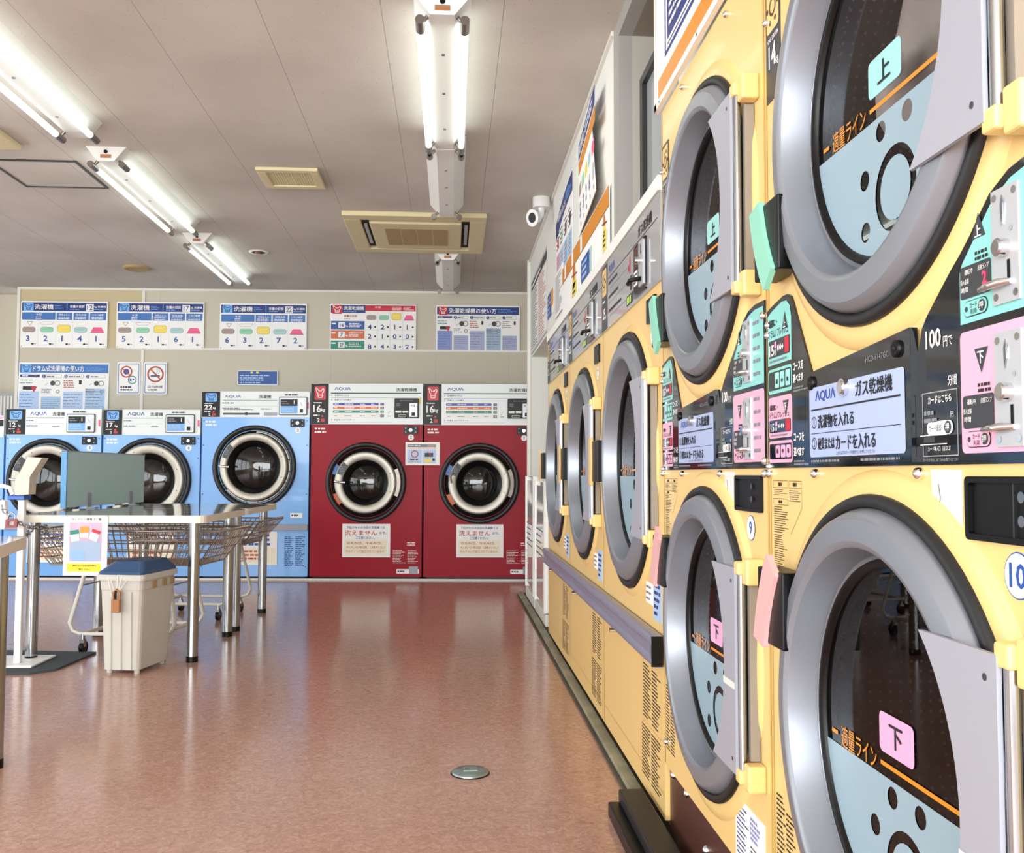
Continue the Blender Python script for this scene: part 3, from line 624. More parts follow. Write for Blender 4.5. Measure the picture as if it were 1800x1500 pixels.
def redcap(b, W, h):
    c = Canvas(b, 182, 150, 815, 502, 0, 0, W, h, .006)
    c.rect(188, 158, 442, 218, 'navy'); c.rect(442, 158, 810, 202, 'crimson'); icon_tub(c, 196, 156, 272, 226, 'crimson', 'paper')
    c.text('洗濯乾燥機', 284, 166, 430, 196, 'paper', 2, .018); c.lines(284, 202, 420, 213, 1, 'skyblue', 2, 3, .5); c.text('容量の目安', 284, 232, 380, 250, 'inkred', 2, .03); c.lines(286, 256, 350, 266, 1, 'inkgrey', 2, 4)
    c.text('布 団', 510, 166, 552, 180, 'paper', 2, .02); c.lines(636, 166, 712, 196, 3, 'paper', 2, 6, .4); c.lines(722, 166, 800, 196, 3, 'paper', 2, 7, .4)
    for x in (530, 622, 716): c.rect(x, 204, x+2, 498, 'teal', 1)
    item_icons(c, (486, 578, 670, 762), 216, 270, 48, ('taupe', 'mint', 'sun', 'magenta'))
    for y, m, kg, row in ((280, 'inkblue', '16', '4211'), (352, 'rust', '7', '2100'), (430, 'green', '27', '8432')):
        c.rect(190, y, 436, y+64, m); c.lines(194, y+10, 232, y+30, 1, 'paper', 2, 5); c.rect(244, y+10, 292, y+54, 'paper', 2, 4); c.text(kg, 254, y+18, 284, y+46, 'navy', 4, .03); c.text('kg', 294, y+30, 314, y+48, 'paper', 2, .02)
        c.lines(322, y+12, 430, y+50, 3, 'paper', 2, y, .45)
        for x, n_ in zip((474, 568, 658, 750), row): c.text(n_, x-14, y+26, x+14, y+62, 'navy', 2, .022); c.disc(x+40, y+44, 7, 'ink', 2)
        c.rect(440, y+66, 806, y+68, 'teal', 1)
wallsign('capacity_sign', 'white board with blue, orange and green rows and a red header', -2.028, 2.232, -1.150, 2.706, redcap)
def howto(title, hdr2, tub, px, cols, pale):
    def fn(b, W, h):
        x0, y0, x1, y1 = px; c = Canvas(b, x0, y0, x1, y1, 0, 0, W, h, .006); w_, h_ = x1-x0, y1-y0
        c.rect(x0+.01*w_, y0+.03*h_, x1-.01*w_, y0+.2*h_, 'navy' if not hdr2 else 'midblue'); icon_tub(c, x0+.03*w_, y0+.03*h_, x0+.135*w_, y0+.215*h_, tub, 'paper' if tub == 'crimson' else 'navy')
        c.text(title, x0+.155*w_, y0+.06*h_, x0+.72*w_, y0+.175*h_, 'paper', 2, .018); c.lines(x0+.735*w_, y0+.07*h_, x0+.97*w_, y0+.17*h_, 3, 'skyblue', 2, 4, .35)
        n = cols; cw = w_*.97/n
        for i in range(n):
            a = x0+.015*w_+i*cw; e = a+cw*.9; R = random.Random(i+n)
            if i == 0: c.rect(a, y0+.235*h_, e, y0+.285*h_, 'navy'); c.lines(a+cw*.1, y0+.24*h_, a+cw*.5, y0+.28*h_, 1, 'paper', 2, 4); c.disc(a+cw*.7, y0+.26*h_, .02*h_, 'crimson', 3)
            else:
                c.rect(a, y0+.23*h_, e, y0+.30*h_, 'inkgrey', 1, .03*h_); c.rect(a+2, y0+.235*h_, e-2, y0+.295*h_, 'paper', 2, .028*h_); c.disc(a+cw*.1, y0+.265*h_, .036*h_, 'navy', 3); c.text(str(i), a+cw*.07, y0+.245*h_, a+cw*.12, y0+.285*h_, 'paper', 5, .02); c.lines(a+cw*.22, y0+.245*h_, e-cw*.1, y0+.29*h_, 1, 'inkgrey', 3, i)
            top = .56 if i in (0, 2) else .66
            if i == 3: top = .5
            if i == 0:
                c.lines(a, y0+.32*h_, e, y0+.42*h_, 2, 'green', 2, 3, .3); c.rect(a+cw*.15, y0+.46*h_, a+cw*.75, y0+.53*h_, 'ink', 2); c.poly([(a+cw*.5, y0+.47*h_), (a+cw*.8, y0+.47*h_), (a+cw*.66, y0+.58*h_)], 'crimson', 3)
            elif i % 2:
                c.disc(a+cw*.5, y0+.40*h_, .055*h_, 'darkgrey', 2); c.disc(a+cw*.5, y0+.40*h_, .03*h_, 'brown', 3); c.ring(a+cw*.72, y0+.40*h_, .045*h_, .062*h_, 'inkgrey', 2); c.stroke([(a+cw*.15, y0+.44*h_), (a+cw*.3, y0+.4*h_)], 3, 'inkgrey', 2)
                c.lines(a, y0+.5*h_, a+cw*.55, y0+.6*h_, 3, 'inkgrey', 2, i+9, .4); c.ring(a+cw*.75, y0+.56*h_, .025*h_, .04*h_, 'inkgrey', 2)
            else:
                c.lines(a, y0+.33*h_, a+cw*.6, y0+.5*h_, 4, 'inkred' if i == 2 else 'inkgrey', 2, i+5, .45); c.rect(a+cw*.7, y0+.34*h_, a+cw*.82, y0+.42*h_, 'ink', 2)
            c.rect(a, y0+top*h_, e, y1-.02*h_, pale[i % len(pale)], 1); c.lines(a+3, y0+(top+.03)*h_, e-4, y1-.06*h_, int(10-top*6), 'inkgrey' if i else 'midblue', 2, i+21, .22)
    return fn
M('lilac', '#a9aed2', .5); M('lilac2', '#8791c8', .5); M('lilacblue', '#9fb6cf', .5)
wallsign('instruction_sign', 'how-to board with a navy header and red icon, rightmost on the back wall', -0.945, 2.233, -0.085, 2.703, howto('洗濯乾燥機の使い方', False, 'crimson', (980, 160, 1598, 502), 5, ('lilac2', 'lilac', 'lilac', 'lilacblue', 'lilac')))
wallsign('instruction_sign', 'how-to board with a blue header leaning on the wall above the blue 12 kg washer', -5.135, 1.560, -4.240, 2.084, howto('ドラム式洗濯機の使い方', True, 'skyblue', (48, 588, 858, 1000), 4, ('paleblue', 'tapeblue')), lean=math.radians(-2))
def nosign(kind):
    def fn(b, W, h):
        c = Canvas(b, 940, 585, 1140, 868, 0, 0, W, h, .006)
        c.rect(950, 596, 1130, 858, 'midblue', 1, 6); c.rect(956, 602, 1124, 852, 'paper', 2, 5)
        if kind:
            c.ring(1042, 690, 58, 72, 'inkred', 4); c.stroke([(1000, 705), (1080, 705)], 14, 'inkblue', 3); c.stroke([(1050, 690), (1060, 660), (1048, 640)], 7, 'teal', 3); c.stroke([(1066, 690), (1078, 665), (1066, 645)], 7, 'teal', 3); c.stroke([(995, 640), (1090, 740)], 12, 'inkred', 5)
            c.lines(1010, 772, 1070, 778, 1, 'ink', 3, 3); c.text('店内禁煙', 975, 790, 1105, 812, 'ink', 3, .03); c.lines(975, 820, 1110, 836, 1, 'ink', 3, 4, .7)
        else:
            c.ring(1020, 668, 40, 52, 'inkred', 4); c.disc(1020, 668, 26, 'inkblue', 3); c.stroke([(985, 640), (1055, 700)], 8, 'inkred', 5); c.ring(1072, 740, 30, 38, 'green', 4); c.rect(1050, 728, 1066, 752, 'inkblue', 4); c.disc(1082, 738, 8, 'inkblue', 4)
            c.lines(972, 794, 1108, 814, 1, 'ink', 3, 7, .7); c.lines(972, 820, 1108, 836, 1, 'ink', 3, 9, .7)
    return fn
wallsign('prohibition_sign', 'blue framed sign with red ring and round green mark, left of the pair', -4.155, 1.765, -3.925, 2.090, nosign(0))
wallsign('prohibition_sign', 'small blue framed no-smoking sign, right of the pair', -3.890, 1.766, -3.660, 2.091, nosign(1))
def bluen(b, W, h):
    b.rect(.008, .008, W-.008, h-.008, .0066, 'inkblue'); b.rect(W*.32, h*.8, W*.38, h*.92, .0073, 'sun'); b.rect(W*.46, h*.8, W*.52, h*.92, .0073, 'sun'); b.lines(W*.06, h*.1, W*.94, h*.74, 4, .0073, 'tapeblue', 5, .5)
wallsign('notice', 'small dark blue notice on the wall above the blue 22 kg washer', -2.952, 1.866, -2.546, 2.016, bluen, cat='notice')

# ---------------------------------------------------------------- gas dryers on the right
def dryer_door(t, cu, cz, R, up, num, grip, hand, text=True, rev=False):
    k = R/0.335
    d = MB()
    for pf in ([(.318*k, .0), (.320*k, .014), (.317*k, .020)], [(.317*k, .020), (.312*k, .029), (.305*k, .033)], [(.305*k, .033), (.285*k, .036), (.276*k, .0365)], [(.276*k, .0365), (.2705*k, .035), (.267*k, .031)], [(.267*k, .031), (.262*k, .010), (.2575*k, -.014)], [(.2575*k, -.014), (.255*k, -.018), (.250*k, -.019)]):
        d.lathe(pf, cu, cz, 'rimgrey', 96)
    dr = d.build('door', t)
    s = MB(); s.lathe([(.338*k, 0), (.339*k, .011), (.336*k, .017), (.326*k, .019), (.321*k, .015), (.320*k, .0)], cu, cz, 'rubber', 80)
    s.build('door_seal', dr)
    s = MB(); s.lathe([(.253*k, -.018), (.250*k, -.012), (.244*k, -.012), (.239*k, -.020), (.237*k, -.037)], cu, cz, 'black', 64); s.build('glass_gasket', dr)
    g = MB(); rg = .242*k; wg = -.021
    g.disc(cu, cz, rg, wg, 'dryer_glass', 64)
    zl = -.045*k; a = math.degrees(math.asin(zl/rg)); seg = [(cu+rg*.995*math.cos(math.radians(q)), cz+rg*.995*math.sin(math.radians(q))) for q in [180-a+(180+2*a)*i/40 for i in range(41)]]
    pc, pz = cu+.02*k, cz-.157*k
    holes = [circ(pc, pz, .058*k, 28)]
    for i in range(8):
        q = math.radians(23+45*i); hx, hz = pc+.098*k*math.cos(q), pz+.098*k*math.sin(q)
        if math.hypot(hx-cu, hz-cz) < rg-.03*k and hz < cz+zl-.02*k: holes.append(circ(hx, hz, .0145*k, 14))
    g.flat(seg, wg+.001, 'frost', holes); g.disc(pc, pz, .043*k, wg+.001, 'frost', 28)
    zz = cz-.028*k
    g.rect(cu-.215*k, zz-.003, cu-.193*k, zz+.003, wg+.0016, 'laceline'); g.text('適量ライン', cu-.180*k, zz-.016*k, cu-.063*k, zz+.016*k, wg+.0016, 'laceline', .012)
    g.rect(cu-.05*k, zz-.003, cu+.222*k, zz+.003, wg+.0016, 'laceline')
    if text:
        sz = cz+.012*k if not up else cz+.012*k
        g.flat(rr(cu-.052*k, sz-.024*k, cu+.045*k, sz+.030*k, .009), wg+.0018, 'sticker' if up else 'stickerpink'); g.text('上' if up else '下', cu-.022*k, sz-.012*k, cu+.015*k, sz+.018*k, wg+.0026, 'ink', .02)
    g.build('door_glass', dr)
    h = MB(); arc = [(cu+.264*k*math.cos(math.radians(q)), cz+.264*k*math.sin(math.radians(q))) for q in range(46, -47, -4)]
    zt, rx = .19*k, .336*k
    h.prism([(cu+rx, cz-zt), (cu+rx, cz+zt)]+arc, .0375, .043, 'plategrey')
    for z in (-.165, .165): h.disc(cu+rx-.02, cz+z*k, .004, .0436, 'darkgrey', 8)
    if rev: h.rect(cu+.262*k, cz-.035, cu+rx, cz-.022, .0437, 'torn')
    h.build('hinge_cover', dr)
    h = MB(); h.tube([(cu+rx+.006, -.031, cz-zt+.012), (cu+rx+.006, -.031, cz+zt-.012)], .0075, 'steel', 14); h.box(cu+rx+.004, cu+rx+.018, -.020, -.002, cz-zt+.03, cz+zt-.03, 'ductgrey'); h.build('hinge_pin', dr)
    for sg in (1, -1):
        h = MB(); z0 = cz+sg*zt; h.box(cu+rx+.016, cu+rx+.046, -.034, 0, z0-.028 if sg > 0 else z0-.020, z0+.020 if sg > 0 else z0+.028, 'yellow'); h.box(cu+rx-.008, cu+rx+.018, -.042, -.014, z0-.012, z0+.013, 'yellow'); h.build('hinge_bracket', dr, .004, label='yellow hinge bracket')
    hb = MB(); hz = cz+hand*.145*k; w0 = -.375*k
    hb.box(cu+w0 if hand else cu-.40*k, cu-.255*k if hand else cu-.285*k, -.043 if hand else -.052, -.002, hz-.062*k, hz+.062*k, 'black'); hb.build('handle_base', dr, .003, label='black handle base')
    hb = MB()
    def A(r, q): return (cu+r*k*math.cos(math.radians(q)), cz+r*k*math.sin(math.radians(q)))
    if hand:
        q0, q1 = (167, 143) if hand > 0 else (193, 217)
        n = 8; o = [A(.388, q0+(q1-q0)*i/n) for i in range(n+1)]; i_ = [A(.336, q0+(q1-q0)*i/n) for i in range(n, -1, -1)]
        poly = [(u-.0, z) for u, z in o+i_]
        ar = sum(poly[i][0]*poly[(i+1) % len(poly)][1]-poly[(i+1) % len(poly)][0]*poly[i][1] for i in range(len(poly)))
        hb.prism(poly if ar > 0 else poly[::-1], .040, .050, grip)
    else:
        hb.prism([(cu-.425*k, cz-.070*k), (cu-.388*k, cz-.076*k), (cu-.382*k, cz), (cu-.388*k, cz+.076*k), (cu-.425*k, cz+.070*k)], .048, .058, grip)
    hb.build('handle_grip', dr, .003, label='%s handle grip' % {'gripcyan': 'mint green', 'grippink': 'pink', 'yellow': 'yellow'}[grip])
    s = MB(); s.lathe([(.258*k, -.022), (.262*k, -.05), (.30*k, -.06), (.30*k, -.50)], 0, 0, 'drum', 56); s.disc(0, 0, .30*k, -.50, 'drumback', 48); put(s.build('drum', t), (cu, 0, cz))
    return dr

def coin_slot(t, u, z0, z1, wtop):
    b = MB(); b.prism([(u, z0), (u+.046, z0), (u+.046, z1), (u, z1)], .004, .0075, 'coinplate')
    h = z1-z0
    for uu, zz in ((.006, .008), (.040, .008), (.006, h-.008), (.040, h-.008)): b.disc(u+uu, z0+zz, .004, .0081, 'chrome', 10)
    b.rect(u+.027, z0+.018, u+.032, z0+h*.36, .0081, 'black')
    b.flat([(u+.018, z0+h*.66), (u+.0235, z0+h*.78), (u+.024, z0+h*.9), (u+.016, z0+h*.86)], .0080, 'grey'); b.disc(u+.034, z0+h*.62, .003, .0081, 'grey', 8)
    b.prism([(u+.0210, z0+h*.68), (u+.0232, z0+h*.76), (u+.0232, z0+h*.86), (u+.0210, z0+h*.93), (u+.0192, z0+h*.86), (u+.0192, z0+h*.76)], .0075, .0092, 'steel')
    cm = b.build('coin_plate', t)
    b = MB(); zc = z0+h*.47; b.tube([(u+.024, -.0075, zc), (u+.024, -.017, zc)], .0095, 'chrome', 18); b.tube([(u+.024, -.0165, zc), (u+.024, -.019, zc)], .007, 'chrome', 18); b.build('return_button', cm)
    b = MB(); zc = z0+h*.17; b.tube([(u+.034, -.009, zc), (u+.024, -.016, zc), (u+.006, -.0185, zc-.001), (u-.008, -.0175, zc-.002)], [.003, .0042, .004, .0025], 'chrome', 10); b.build('return_lever', cm)

def stack_dryer(name, label, y, num, W=.845, torn=True):
    t = thing(name, label, 'dryer', (0.57, y, 0), RT)
    cu = .432; C1, C2 = 1.512, .606; R = .335; HT = 1.962
    b = MB()
    b.prism([(.002, .205), (W-.002, .205), (W-.002, HT), (.002, HT)], -.02, 0, 'yellow', [circ(cu, C1, R-.015, 64), circ(cu, C2, R-.015, 64)])
    b.box(.002, W-.002, .021, .8, .06, HT, 'yellow'); del b.f[-4]
    for cz in (C1, C2): b.lathe([(.372, .0), (.366, .005), (.352, .008), (.338, .008)], cu, cz, 'yellow', 80)
    b.rect(.0022, .21, .010, HT, .0008, 'yellow_edge'); b.rect(W-.010, .21, W-.0022, HT, .0008, 'yellow_edge')
    # printed cautions
    c = Canvas(b, 150, 130, 955, 1300, .022, .808, .158, .962, .0004)
    for x0, y0_, x1, y1_ in ((152, 145, 575, 240), (608, 145, 942, 240), (152, 380, 575, 465)):
        a = c.p(x0, y1_); e = c.p(x1, y0_); b.frame(a[0], a[1], e[0], e[1], .0008, .0011, 'brown')
        c.lines((x0+x1)/2-60, y0_+22, (x0+x1)/2+60, y1_-20, 1, 'ink', 1, 5, .9)
    c.lines(170, 255, 575, 345, 4, 'ink', 1, 8, .35); c.lines(615, 260, 935, 415, 6, 'ink', 1, 9, .38)
    c.lines(170, 480, 590, 840, 12, 'ink', 1, 31, .38); c.lines(170, 850, 540, 1050, 7, 'ink', 1, 32, .38); c.lines(170, 1060, 470, 1280, 8, 'ink', 1, 33, .38)
    c.stroke([(945, 240), (950, 480), (640, 830)], 5, 'brown', 1)
    b.lines(.02, .25, .062, .42, 20, .0008, 'ink', 41, .4); b.lines(.066, .25, .115, .40, 18, .0008, 'ink', 45, .4)
    b.prism([(.625, .215), (.80, .215), (.80, .335), (.625, .335)], 0, .0012, 'paper'); b.lines(.635, .225, .71, .325, 11, .0019, 'navy', 42, .35); b.lines(.72, .28, .79, .325, 5, .0019, 'lilac2', 43, .6); b.lines(.72, .222, .79, .272, 6, .0019, 'ink', 44, .35)
    body = b.build('cabinet', t)
    b = MB(); b.box(.004, W-.004, .012, .06, .0, .203, 'brown'); b.build('kick_plate', t)
    for u, z in ((.05, .19), (.19, .19), (.36, .12), (.55, .17), (.80, .19)):
        b = MB(); b.lathe([(.011, 0), (.010, .005), (.006, .009), (.001, .010)], u, z, 'chrome', 14); put(b.build('bolt', t), (0, .012, 0))
    dryer_door(t, cu, C1, R, True, num, 'gripcyan', -1)
    dryer_door(t, cu, C2, R, False, num, 'grippink', 1, rev=True)
    # black instruction panel
    p = MB(); outl = [(.006, .982), (W-.006, .982), (W-.006, 1.288), (.785, 1.289), (.745, 1.283), (.71, 1.268), (.675, 1.238), (.575, 1.160), (.562, 1.146), (.556, 1.128), (.551, 1.118), (.221, 1.118), (.135, 1.258), (.126, 1.270), (.112, 1.276), (.09, 1.277), (.03, 1.268), (.006, 1.262)]
    p.prism(outl, 0, .004, 'blackgloss'); w_ = .004
    L = lambda k: w_+.0006*k
    def lab(poly, m, k=1): p.flat(poly, L(k), m)
    lab([(.013, 1.163), (.129, 1.163), (.129, 1.236), (.123, 1.255), (.108, 1.266), (.085, 1.268), (.03, 1.258), (.013, 1.252)], 'cyan')
    lab(rr(.013, 1.112, .129, 1.156, .007), 'cyan'); lab(rr(.013, 1.034, .129, 1.106, .008), 'pink'); lab(rr(.013, .991, .129, 1.029, .007), 'pink')
    for z0, z1, tri in ((1.163, 1.262, 1), (1.034, 1.106, -1)):
        hh = z1-z0
        a = (.100, z0+hh*.70); s_ = .014
        lab([(a[0]-s_, a[1]-s_*tri*.9), (a[0]+s_, a[1]-s_*tri*.9), (a[0], a[1]+s_*tri*1.2)][::tri], 'darkgrey', 2); p.text('上' if tri > 0 else '下', a[0]-.006, a[1]-.008-.003*tri, a[0]+.006, a[1]+.005-.003*tri, L(3), 'paper', .02)
        p.text('最初に・', .022, z0+hh*.68, .062, z0+hh*.82, L(2), 'ink', .02); p.text('ドラムリフレッシュ', .020, z0+hh*.48, .115, z0+hh*.63, L(2), 'ink', .01)
        lab(rr(.018, z0+hh*.13, .122, z0+hh*.44, .003), 'blackgloss' if tri < 0 else 'darkgrey', 2); p.text('15', .023, z0+hh*.16, .047, z0+hh*.36, L(3), 'paper', .02); p.text('秒', .049, z0+hh*.16, .060, z0+hh*.27, L(3), 'paper', .01); p.rect(.050, z0+hh*.29, .060, z0+hh*.40, L(3), 'stickerpink')
        for i in range(4): p.flat([(.064+.008*i, z0+hh*.22), (.070+.008*i, z0+hh*.28), (.064+.008*i, z0+hh*.34)], L(3), 'paper')
        p.rect(.100, z0+hh*.15, .120, z0+hh*.42, L(3), 'crimson'); p.lines(.022, z0+hh*.03, .115, z0+hh*.10, 1, L(2), 'inkgrey', 6)
    for z0, z1 in ((1.112, 1.156), (.991, 1.029)):
        lab(rr(.018, z0+.006, .125, z1-.005, .003), 'blackgloss', 2)
        for i in range(3): lab(rr(.050+.026*i, z0+.009, .072+.026*i, z1-.008, .003), 'sticker' if z0 > 1.1 else 'stickerpink', 3); p.text(('弱', '中', '強')[i], .057+.026*i, z0+.016, .065+.026*i, z0+.024, L(4), 'ink', .02)
        p.text('コースを', .135, z0+(.030 if z0 > 1.1 else .034), .180, z0+(.045 if z0 > 1.1 else .049), L(1), 'paper', .02); p.text('選べます', .135, z0+.010, .180, z0+.024, L(1), 'paper', .02); p.lines(.135, z0-.006, .200, z0+.004, 2, L(1), 'inkgrey', 7)
    p.text('100', .572, 1.120, .607, 1.142, L(1), 'paper', .02); p.text('円で', .612, 1.118, .632, 1.130, L(1), 'paper', .0); p.text('分間', .620, 1.072, .640, 1.084, L(1), 'paper', .0)
    lab([(.650, 1.137), (.835, 1.137), (.835, 1.278), (.785, 1.279), (.748, 1.273), (.715, 1.258), (.656, 1.205), (.650, 1.195)], 'cyan'); lab(rr(.648, .994, .835, 1.128, .007), 'pink')
    for z0, tri in ((1.140, 1), (.997, -1)):
        a = (.690, z0+.098); s_ = .013
        lab([(a[0]-s_, a[1]-s_*tri*.9), (a[0]+s_, a[1]-s_*tri*.9), (a[0], a[1]+s_*tri*1.2)][::tri], 'darkgrey', 2); p.text('上' if tri > 0 else '下', a[0]-.006, a[1]-.008-.003*tri, a[0]+.006, a[1]+.005-.003*tri, L(3), 'paper', .02)
        p.lines(.682, z0+.061, .715, z0+.073, 2, L(2), 'ink', 7, .6)
        lab(rr(.652, z0+.024, .712, z0+.060, .004), 'darkgrey', 2); p.text('運転中', .662, z0+.050, .678, z0+.056, L(3), 'paper', .0); p.text('点検ランプ', .688, z0+.050, .709, z0+.056, L(3), 'paper', .0); p.text('投入金額', .654, z0+.040, .670, z0+.046, L(3), 'paper', .0); p.text('時間', .654, z0+.031, .670, z0+.037, L(3), 'paper', .0)
        if tri > 0 and num == '10': p.text('2', .696, z0+.034, .704, z0+.048, L(3), 'led', .02)
        lab(rr(.658, z0+.003, .705, z0+.021, .008), 'ink', 2); lab(rr(.659, z0+.004, .704, z0+.020, .0075), 'cyan' if tri > 0 else 'pink', 3); p.disc(.665, z0+.012, .003, L(4), 'darkgrey', 10); p.text('カード', .672, z0+.012, .686, z0+.018, L(4), 'ink', .01); p.text('利用', .673, z0+.005, .685, z0+.011, L(4), 'ink', .01); p.disc(.695, z0+.012, .0065, L(4), 'darkgrey', 14); p.text('押', .691, z0+.008, .699, z0+.016, L(5), 'paper', .01)
        for i in range(5): p.lines(.775, z0+.012+.024*i, .825, z0+.024+.024*i, 1, L(2), 'inkgrey', 9+i)
    # card reader
    p.frame(.561, .992, .640, 1.068, .0012, L(1), 'grey'); p.text('カードはこちら', .576, 1.054, .628, 1.063, L(2), 'paper', .01); p.lines(.566, 1.030, .600, 1.048, 2, L(2), 'inkgrey', 4); p.text('円', .626, 1.036, .632, 1.043, L(2), 'paper', 0.)
    lab(rr(.573, 1.024-.001, .630, 1.041-.003, .007), 'paper', 2) if False else lab(rr(.573, 1.017, .630, 1.033, .007), 'paper', 2)
    p.text('カード返却', .578, 1.021, .606, 1.029, L(3), 'ink', .01); p.disc(.620, 1.025, .0075, L(3), 'darkgrey', 14); p.text('押', .616, 1.020, .624, 1.030, L(4), 'paper', .01); p.text('カード挿入口（返却口）', .574, .998, .624, 1.004, L(2), 'paper', 0.); p.text('カードが完全に出てからお取りください', .562, .986, .640, .990, L(2), 'grey', 0.)
    pan = p.build('control_panel', t)
    b = MB(); b.box(.562, .632, -.013, -.004, 1.0065, 1.0155, 'black'); b.rect(.572, 1.0052, .632, 1.0062, .0135, 'paper'); b.rect(.572, 1.0158, .632, 1.0168, .0135, 'paper'); b.box(.585, .605, -.016, -.013, 1.008, 1.014, 'darkgrey'); b.build('card_slot', pan)
    # instruction lid
    b = MB(); b.prism([(.222, .986), (.552, .986), (.552, 1.150), (.222, 1.128)], .004, .014, 'blackgloss'); b.flat(rr(.230, .997, .538, 1.104, .006), .0146, 'labelblue')
    b.text('ΛQUΛ', .255, 1.080, .330, 1.098, .0152, 'logo', .02); b.text('ガス乾燥機', .398, 1.077, .507, 1.099, .0152, 'ink', .02); b.rect(.238, 1.068, .528, 1.0705, .0152, 'ink'); b.rect(.238, 1.0325, .528, 1.0335, .0152, 'ink')
    for z, n_, s_, x1 in ((1.040, '1', '洗濯物を入れる', .392), (1.008, '2', '硬貨または', .335)):
        b.ring(.249, z+.010, .0078, .0092, .0152, 'ink', 18); b.text(n_, .2465, z+.005, .2515, z+.016, .0152, 'ink', .01); b.text(s_, .264, z, x1 if n_ == '1' else .325, z+.020 if n_ == '1' else z+.018, .0152, 'ink', .015)
    b.text('カードを入れる', .330, 1.006, .458, 1.027, .0152, 'ink', .015); b.text('上または下のカード利用ボタンを押してください', .330, .999, .455, 1.0045, .0152, 'ink', 0.)
    b.text('HCD-6147GC', .430, 1.121, .497, 1.129, .0146, 'inkgrey', 0.); b.lines(.235, .988, .395, .994, 1, .0146, 'inkgrey', 4); b.lines(.41, .988, .545, .994, 1, .0146, 'inkgrey', 5)
    for u, z in ((.240, 1.112), (.520, 1.128)): b.lathe([(.011, .014), (.011, .018), (.007, .019), (.001, .016)], u, z, 'black', 16)
    lid = b.build('instruction_lid', t, label='pale blue instruction plate in a black frame')
    b = MB(); b.tube([(.366, -.014, 1.094), (.366, -.022, 1.094)], .0125, 'chrome', 20); b.tube([(.366, -.0215, 1.094), (.366, -.0245, 1.094)], .009, 'chrome', 16); b.build('lid_lock', lid)
    coin_slot(t, .718, 1.146, 1.266, 0); coin_slot(t, .718, .999, 1.117, 0)
    for u, z in ((.012, .972), (.222, .972), (.548, .972), (W-.012, .972), (.014, 1.238), (.014, .985), (W-.012, 1.26), (W-.012, .995), (.012, 1.22), (.03, .27), (.02, 1.79), (.62, 1.93), (.25, 1.93)):
        b = MB(); b.lathe([(.0075, .0045), (.0068, .008), (.003, .0105), (.0005, .011)], u, z, 'chrome', 12); b.add([], [], 'chrome'); b.lathe([(.0075, .0), (.0075, .0045)], u, z, 'chrome', 12); b.build('screw', t)
    # money box recess, number, torn paper
    b = MB(); b.prism(rr(.652, .900, .812, .969, .006), .0005, .006, 'black', [rr(.659, .907, .805, .962, .004)]); b.rect(.659, .907, .805, .962, .0008, 'black'); b.rect(.738, .907, .740, .962, .004, 'darkgrey')
    for z in (.924, .948): b.disc(.752, z, .006, .004, 'steel', 12)
    b.build('money_box', t)
    b = MB(); b.disc(.740, .869, .024, .001, 'inkblue', 32); b.disc(.740, .869, .0225, .0014, 'paper', 32); b.text(num, .740-(.014 if num == '10' else .008), .856, .740+(.014 if num == '10' else .008), .882, .002, 'inkblue', .02); b.build('number_sticker', t, label='round white number sticker')
    R_ = random.Random(int(num)); b = MB()
    b.prism([(.575+.003*R_.random(), .906+.004*R_.random()), (.60, .908), (.638, .904), (.640, .94), (.639, .976), (.572, .977), (.574, .95), (.570, .93)], .0004, .0016, 'torn'); b.stroke([(.590, .960), (.594, .945), (.591, .925)], .0016, .0023, 'inkgrey'); b.build('torn_paper', t, label='torn white paper scrap')
    # badge column at top left
    b = MB(); b.prism(rr(.012, 1.64, .085, 1.86, .004), .0003, .0012, 'darkgrey'); b.flat(rr(.018, 1.765, .079, 1.852, .008), .0018, 'yellow'); b.ring(.049, 1.808, .012, .017, .0024, 'brown')
    for i in range(6): q = PI/3*i; b.disc(.049+.026*math.cos(q), 1.808+.030*math.sin(q), .005, .0024, 'brown', 10)
    b.text('GAS DRYER', .022, 1.748, .076, 1.756, .0019, 'paper', .01); b.text('14', .026, 1.70, .062, 1.742, .0019, 'paper', .02); b.text('kg', .060, 1.695, .076, 1.712, .0019, 'paper', .01); b.build('capacity_badge', t, label='dark badge with a yellow square emblem')
    return t
stack_dryer('stacked_gas_dryer', 'two-tier yellow gas dryer numbered 10, nearest the camera at the right edge', 1.655, '10')
stack_dryer('stacked_gas_dryer', 'two-tier yellow gas dryer numbered 9, between dryer 10 and the row of big single dryers', 2.500, '9')

